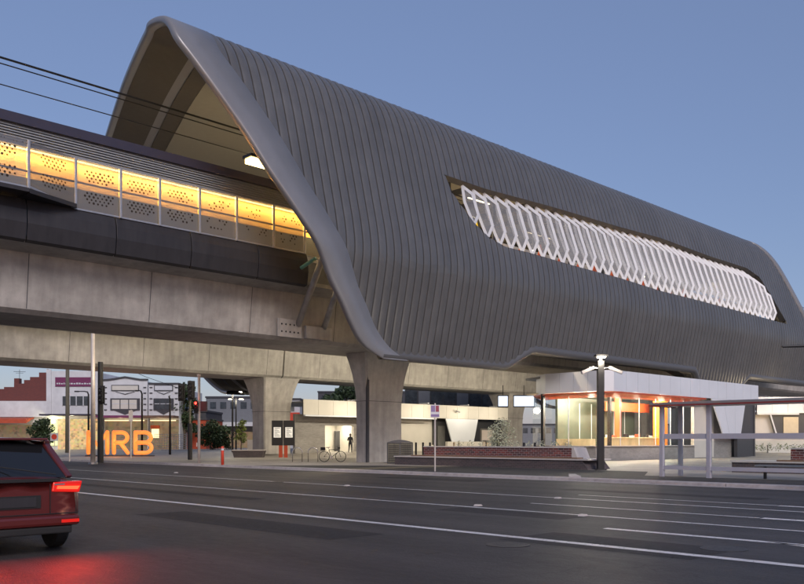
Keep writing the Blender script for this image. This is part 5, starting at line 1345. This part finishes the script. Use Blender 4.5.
# ================================================================== CAR at left edge
def car(loc, rz, label):
    e = empty('parked_car', loc, rz, label=label, cat='car'); e.name = 'car'
    # local: rear at y=0 faces -y, front at y=4.3; x half width .9
    # side profile (y,z): lower body
    stations = [ # y, halfwidth low, zbot, zbelt, hw belt
        (0.0, .74, .34, .90, .72), (.06, .84, .28, .98, .80), (.35, .88, .24, 1.00, .84), (1.0, .89, .22, .98, .85), (2.0, .90, .2, .96, .86), (3.0, .89, .2, .94, .85), (3.7, .87, .22, .84, .80), (4.15, .80, .27, .72, .70), (4.28, .68, .36, .62, .60)]
    m_ = MB(); K = 12; rings = []
    for (y, hw, zb, zt, hb) in stations:
        r_ = []
        for (fx_, fz_) in ((0, 0), (.8, 0), (1, .12), (1.02, .5), (1.0, .72)): r_.append((hw * fx_, y, zb + (zt - zb) * fz_))
        r_.append((hb, y, zt)); r_.append((0, y, zt + .015))
        full = r_ + [(-a, b, c) for a, b, c in reversed(r_[1:-1])]
        rings.append(full)
    n = len(rings[0])
    m_.add([p_ for r_ in rings for p_ in r_], [(i * n + k, i * n + (k + 1) % n, (i + 1) * n + (k + 1) % n, (i + 1) * n + k) for i in range(len(rings) - 1) for k in range(n)] + [tuple(range(n)), tuple((len(rings) - 1) * n + k for k in range(n - 1, -1, -1))])
    bo = m_.build('body', M['carpaint'], e, smooth=True); md = bo.modifiers.new('sub', 'SUBSURF'); md.levels = 2; md.render_levels = 2
    # greenhouse
    gh = [(.22, .97, .74), (.62, 1.40, .60), (1.3, 1.47, .60), (2.2, 1.44, .60), (2.7, 1.28, .62), (3.25, .95, .70)]
    m_ = MB(); rr = []
    for (y, z, hw) in gh: rr.append([(-hw, y, z), (hw, y, z)])
    def low(y): return .93
    vs = []; fs = []
    for (y, z, hw) in gh:
        vs += [(-.82, y, .95), (-hw, y, z), (0, y, z + .03), (hw, y, z), (.82, y, .95)]
    for i in range(len(gh) - 1):
        for k in range(4): fs.append((i * 5 + k, i * 5 + k + 1, i * 5 + 6 + k, i * 5 + 5 + k))
    m_.add(vs, fs); m_.build('cabin_glass', M['carglass'], e)
    m_ = MB()
    m_.grid(lambda i, j: ((-.62 + 1.24 * i / 8), gh[1][0] - .04 + (gh[3][0] - gh[1][0] + .1) * j / 6, 1.415 + .075 * math.sin(math.pi * (.15 + .7 * j / 6)) + .02 - .03 * abs(i / 4 - 1) ** 2), 8, 6)
    m_.build('roof', M['carpaint'], e, smooth=True)
    for q in (-1, 1):
        m_ = MB(); m_.beam((q * .77, .24, .97), (q * .61, .62, 1.41), .10, .05); m_.beam((q * .8, 1.35, .96), (q * .61, 1.3, 1.44), .10, .05); m_.beam((q * .81, 2.15, .95), (q * .61, 2.1, 1.42), .08, .05); m_.beam((q * .74, 3.2, .95), (q * .61, 2.3, 1.42), .07, .06)
        m_.beam((q * .62, .6, 1.43), (q * .62, 2.25, 1.44), .08, .06); m_.build('pillar', M['carpaint'], e, bevel=.015)
    m_ = MB(); m_.box(-.6, .6, .5, .66, 1.46, 1.49); m_.build('spoiler', M['carpaint'], e, bevel=.01)
    m_ = MB(); m_.box(-.80, .80, -.05, .12, .36, .50); m_.build('bumper', M['carpaint'], e, bevel=.04)
    m_ = MB(); m_.box(-.70, .70, -.03, .1, .26, .355); m_.build('diffuser', M['rubber'], e, bevel=.02)
    m_ = MB(); m_.box(-.24, .24, -.03, -.021, .62, .74); m_.build('number_plate', M['panel_dark'], e)
    m_ = MB(); m_.box(-.55, .55, -.012, .03, .93, .97); m_.build('tailgate_trim', M['rubber'], e)
    m_ = MB(); m_.tube([(-.78, -.012, .52), (.78, -.012, .52)], .006, 5); m_.tube([(.42, -.012, .52), (.42, -.012, .9)], .006, 5); m_.build('panel_gap', M['rubber'], e)
    m_ = MB(); m_.box(-.3, .3, -.02, .02, .6, .76); m_.build('plate_recess', M['rubber'], e)
    for q in (-1, 1):
        m_ = MB(); m_.prism([(q * .44, .80), (q * .80, .78), (q * .84, .93), (q * .46, .92)], 'y', -.02, .12); h = m_.build('tail_lamp', M['lens_red'], e, bevel=.015)
        m_ = MB(); m_.prism([(q * .50, .835), (q * .77, .822), (q * .80, .865), (q * .51, .872)], 'y', -.03, -.021); m_.build('lit_bar', M['tail'], h)
        m_ = MB(); m_.prism([(q * .47, .90), (q * .60, .903), (q * .60, .885), (q * .47, .882)], 'y', -.03, -.021); m_.build('reverse_lens', M['chrome'], h)
        m_ = MB(); m_.box(min(q * .55, q * .78), max(q * .55, q * .78), -.058, -.05, .40, .44); m_.build('reflector', M['lens_red'], e)
        lamp('AREA', (q * .64, -.06, .82), 18, (1, .04, .015), e, size=.3, size_y=.12, rot=(R(-90), 0, 0), name='tail_light')
        for y in (.78, 3.38):
            w = MB(); w.tube([(q * .70, y, .31), (q * .72, y, .31), (q * .86, y, .31), (q * .89, y, .31)], [.27, .31, .31, .28], 24); wo = w.build('wheel', M['rubber'], e, smooth=False)
            w = MB(); w.tube([(q * .892, y, .31), (q * .898, y, .31)], .19, 16); w.build('rim', M['chrome'], wo)
        m_ = MB(); m_.box(q * .86, q * 1.02, 2.75, 2.87, .95, 1.08) if q > 0 else m_.box(-1.02, -.86, 2.75, 2.87, .95, 1.08); m_.build('mirror', M['carpaint'], e, bevel=.03)
    m_ = MB(); m_.tube([(.5, 0, 1.02), (-.1, .28, 1.12)], .008); m_.build('wiper', M['rubber'], e)
    return e
car((3.95, 10.9, 0), 0, 'dark red hatchback with glowing tail lamps at the left edge of the road')

# ================================================================== PERSON in recess
def person(loc, rz, label):
    e = empty('person', loc, rz, label=label, cat='person')
    J = {'pel': (0, 0, .95), 'spi': (0, 0, 1.15), 'che': (0, .0, 1.38), 'nek': (0, 0, 1.5), 'hed': (0, -.02, 1.62), 'top': (0, -.02, 1.74),
         'hl': (-.1, 0, .9), 'kl': (-.12, -.03, .5), 'al': (-.14, .02, .09), 'tl': (-.15, -.14, .04), 'hr': (.1, 0, .9), 'kr': (.13, -.05, .5), 'ar': (.17, .03, .09), 'tr': (.19, -.13, .04),
         'sl': (-.19, 0, 1.42), 'el': (-.26, .03, 1.15), 'wl': (-.2, -.16, 1.0), 'fl': (-.17, -.24, .98), 'sr': (.19, 0, 1.42), 'er': (.28, .0, 1.16), 'wr': (.22, -.18, 1.2), 'fr': (.16, -.25, 1.27)}
    Rr = {'pel': .15, 'spi': .13, 'che': .155, 'nek': .06, 'hed': .095, 'top': .07, 'hl': .1, 'kl': .065, 'al': .045, 'tl': .04, 'hr': .1, 'kr': .065, 'ar': .045, 'tr': .04, 'sl': .07, 'el': .05, 'wl': .035, 'fl': .03, 'sr': .07, 'er': .05, 'wr': .035, 'fr': .03}
    E = [('pel', 'spi'), ('spi', 'che'), ('che', 'nek'), ('nek', 'hed'), ('hed', 'top'), ('pel', 'hl'), ('hl', 'kl'), ('kl', 'al'), ('al', 'tl'), ('pel', 'hr'), ('hr', 'kr'), ('kr', 'ar'), ('ar', 'tr'), ('che', 'sl'), ('sl', 'el'), ('el', 'wl'), ('wl', 'fl'), ('che', 'sr'), ('sr', 'er'), ('er', 'wr'), ('wr', 'fr')]
    ks = list(J); me = bpy.data.meshes.new('body'); me.from_pydata([J[k_] for k_ in ks], [(ks.index(a), ks.index(b)) for a, b in E], []); o = bpy.data.objects.new('body', me); col.objects.link(o)
    sk = o.modifiers.new('skin', 'SKIN'); bpy.context.view_layer.update()
    for i, k_ in enumerate(ks): me.skin_vertices[0].data[i].radius = (Rr[k_], Rr[k_] * (.75 if k_ in ('pel', 'spi', 'che') else 1)); me.skin_vertices[0].data[i].use_root = (k_ == 'pel')
    o.modifiers.new('sub', 'SUBSURF').render_levels = 1
    me.materials.append(M['cloth']); o.parent = e
    m_ = MB(); m_.ball((0, -.03, 1.66), .105, 8, (.85, 1, 1.15)); m_.build('head', M['skin'], e, smooth=True)
    m_ = MB(); m_.ball((0, -.005, 1.69), .115, 8, (.9, 1, 1.1)); m_.build('hair', M['hair'], e, smooth=True)
    return e
p = at_d(350.3, 78.6, .44); person((p.x, p.y, .33), CAMROT + R(160), 'person in dark clothes standing at the lit wall recess facing away')

# ================================================================== WORLD & SUN
SUN_EL, SUN_AZ = R(9), None
w = bpy.data.worlds.new('World'); scene.world = w; w.use_nodes = True; nt = w.node_tree; N = nt.nodes; L = nt.links
bg = N['Background']; sky = N.new('ShaderNodeTexSky'); sky.sky_type = 'NISHITA'; sky.sun_disc = False
# light comes from behind the camera, a little to its left
sdir = Vector((-.42, -.75, 0)).normalized(); el = SUN_EL
sv = Vector((sdir.x * math.cos(el), sdir.y * math.cos(el), math.sin(el)))
sky.sun_elevation = el; sky.sun_rotation = math.atan2(sdir.x, sdir.y)
sky.altitude = 0; sky.air_density = 1.0; sky.dust_density = .6; sky.ozone_density = 3.0
tint = N.new('ShaderNodeMix'); tint.data_type = 'RGBA'; tint.blend_type = 'MULTIPLY'; tint.inputs[0].default_value = 1; tint.inputs[7].default_value = (1.2, .93, .95, 1)
flat = N.new('ShaderNodeMix'); flat.data_type = 'RGBA'; flat.inputs[0].default_value = .55; flat.inputs[7].default_value = (1.03, 1.38, 2.42, 1)
L.new(sky.outputs[0], tint.inputs[6]); L.new(tint.outputs[2], flat.inputs[6]); L.new(flat.outputs[2], bg.inputs[0]); bg.inputs[1].default_value = .13
sd = bpy.data.lights.new('sun', 'SUN'); sd.energy = 1.5; sd.angle = R(25); sd.color = (1, .90, .86); so_ = bpy.data.objects.new('sun', sd); col.objects.link(so_)
sv2 = Vector((sdir.x * math.cos(R(34)), sdir.y * math.cos(R(34)), math.sin(R(34))))
so_.rotation_euler = sv2.to_track_quat('Z', 'Y').to_euler()
scene.view_settings.view_transform = 'Standard'; scene.view_settings.look = 'None'; scene.view_settings.exposure = .5; scene.view_settings.gamma = 1
scene.view_settings.use_curve_mapping = False
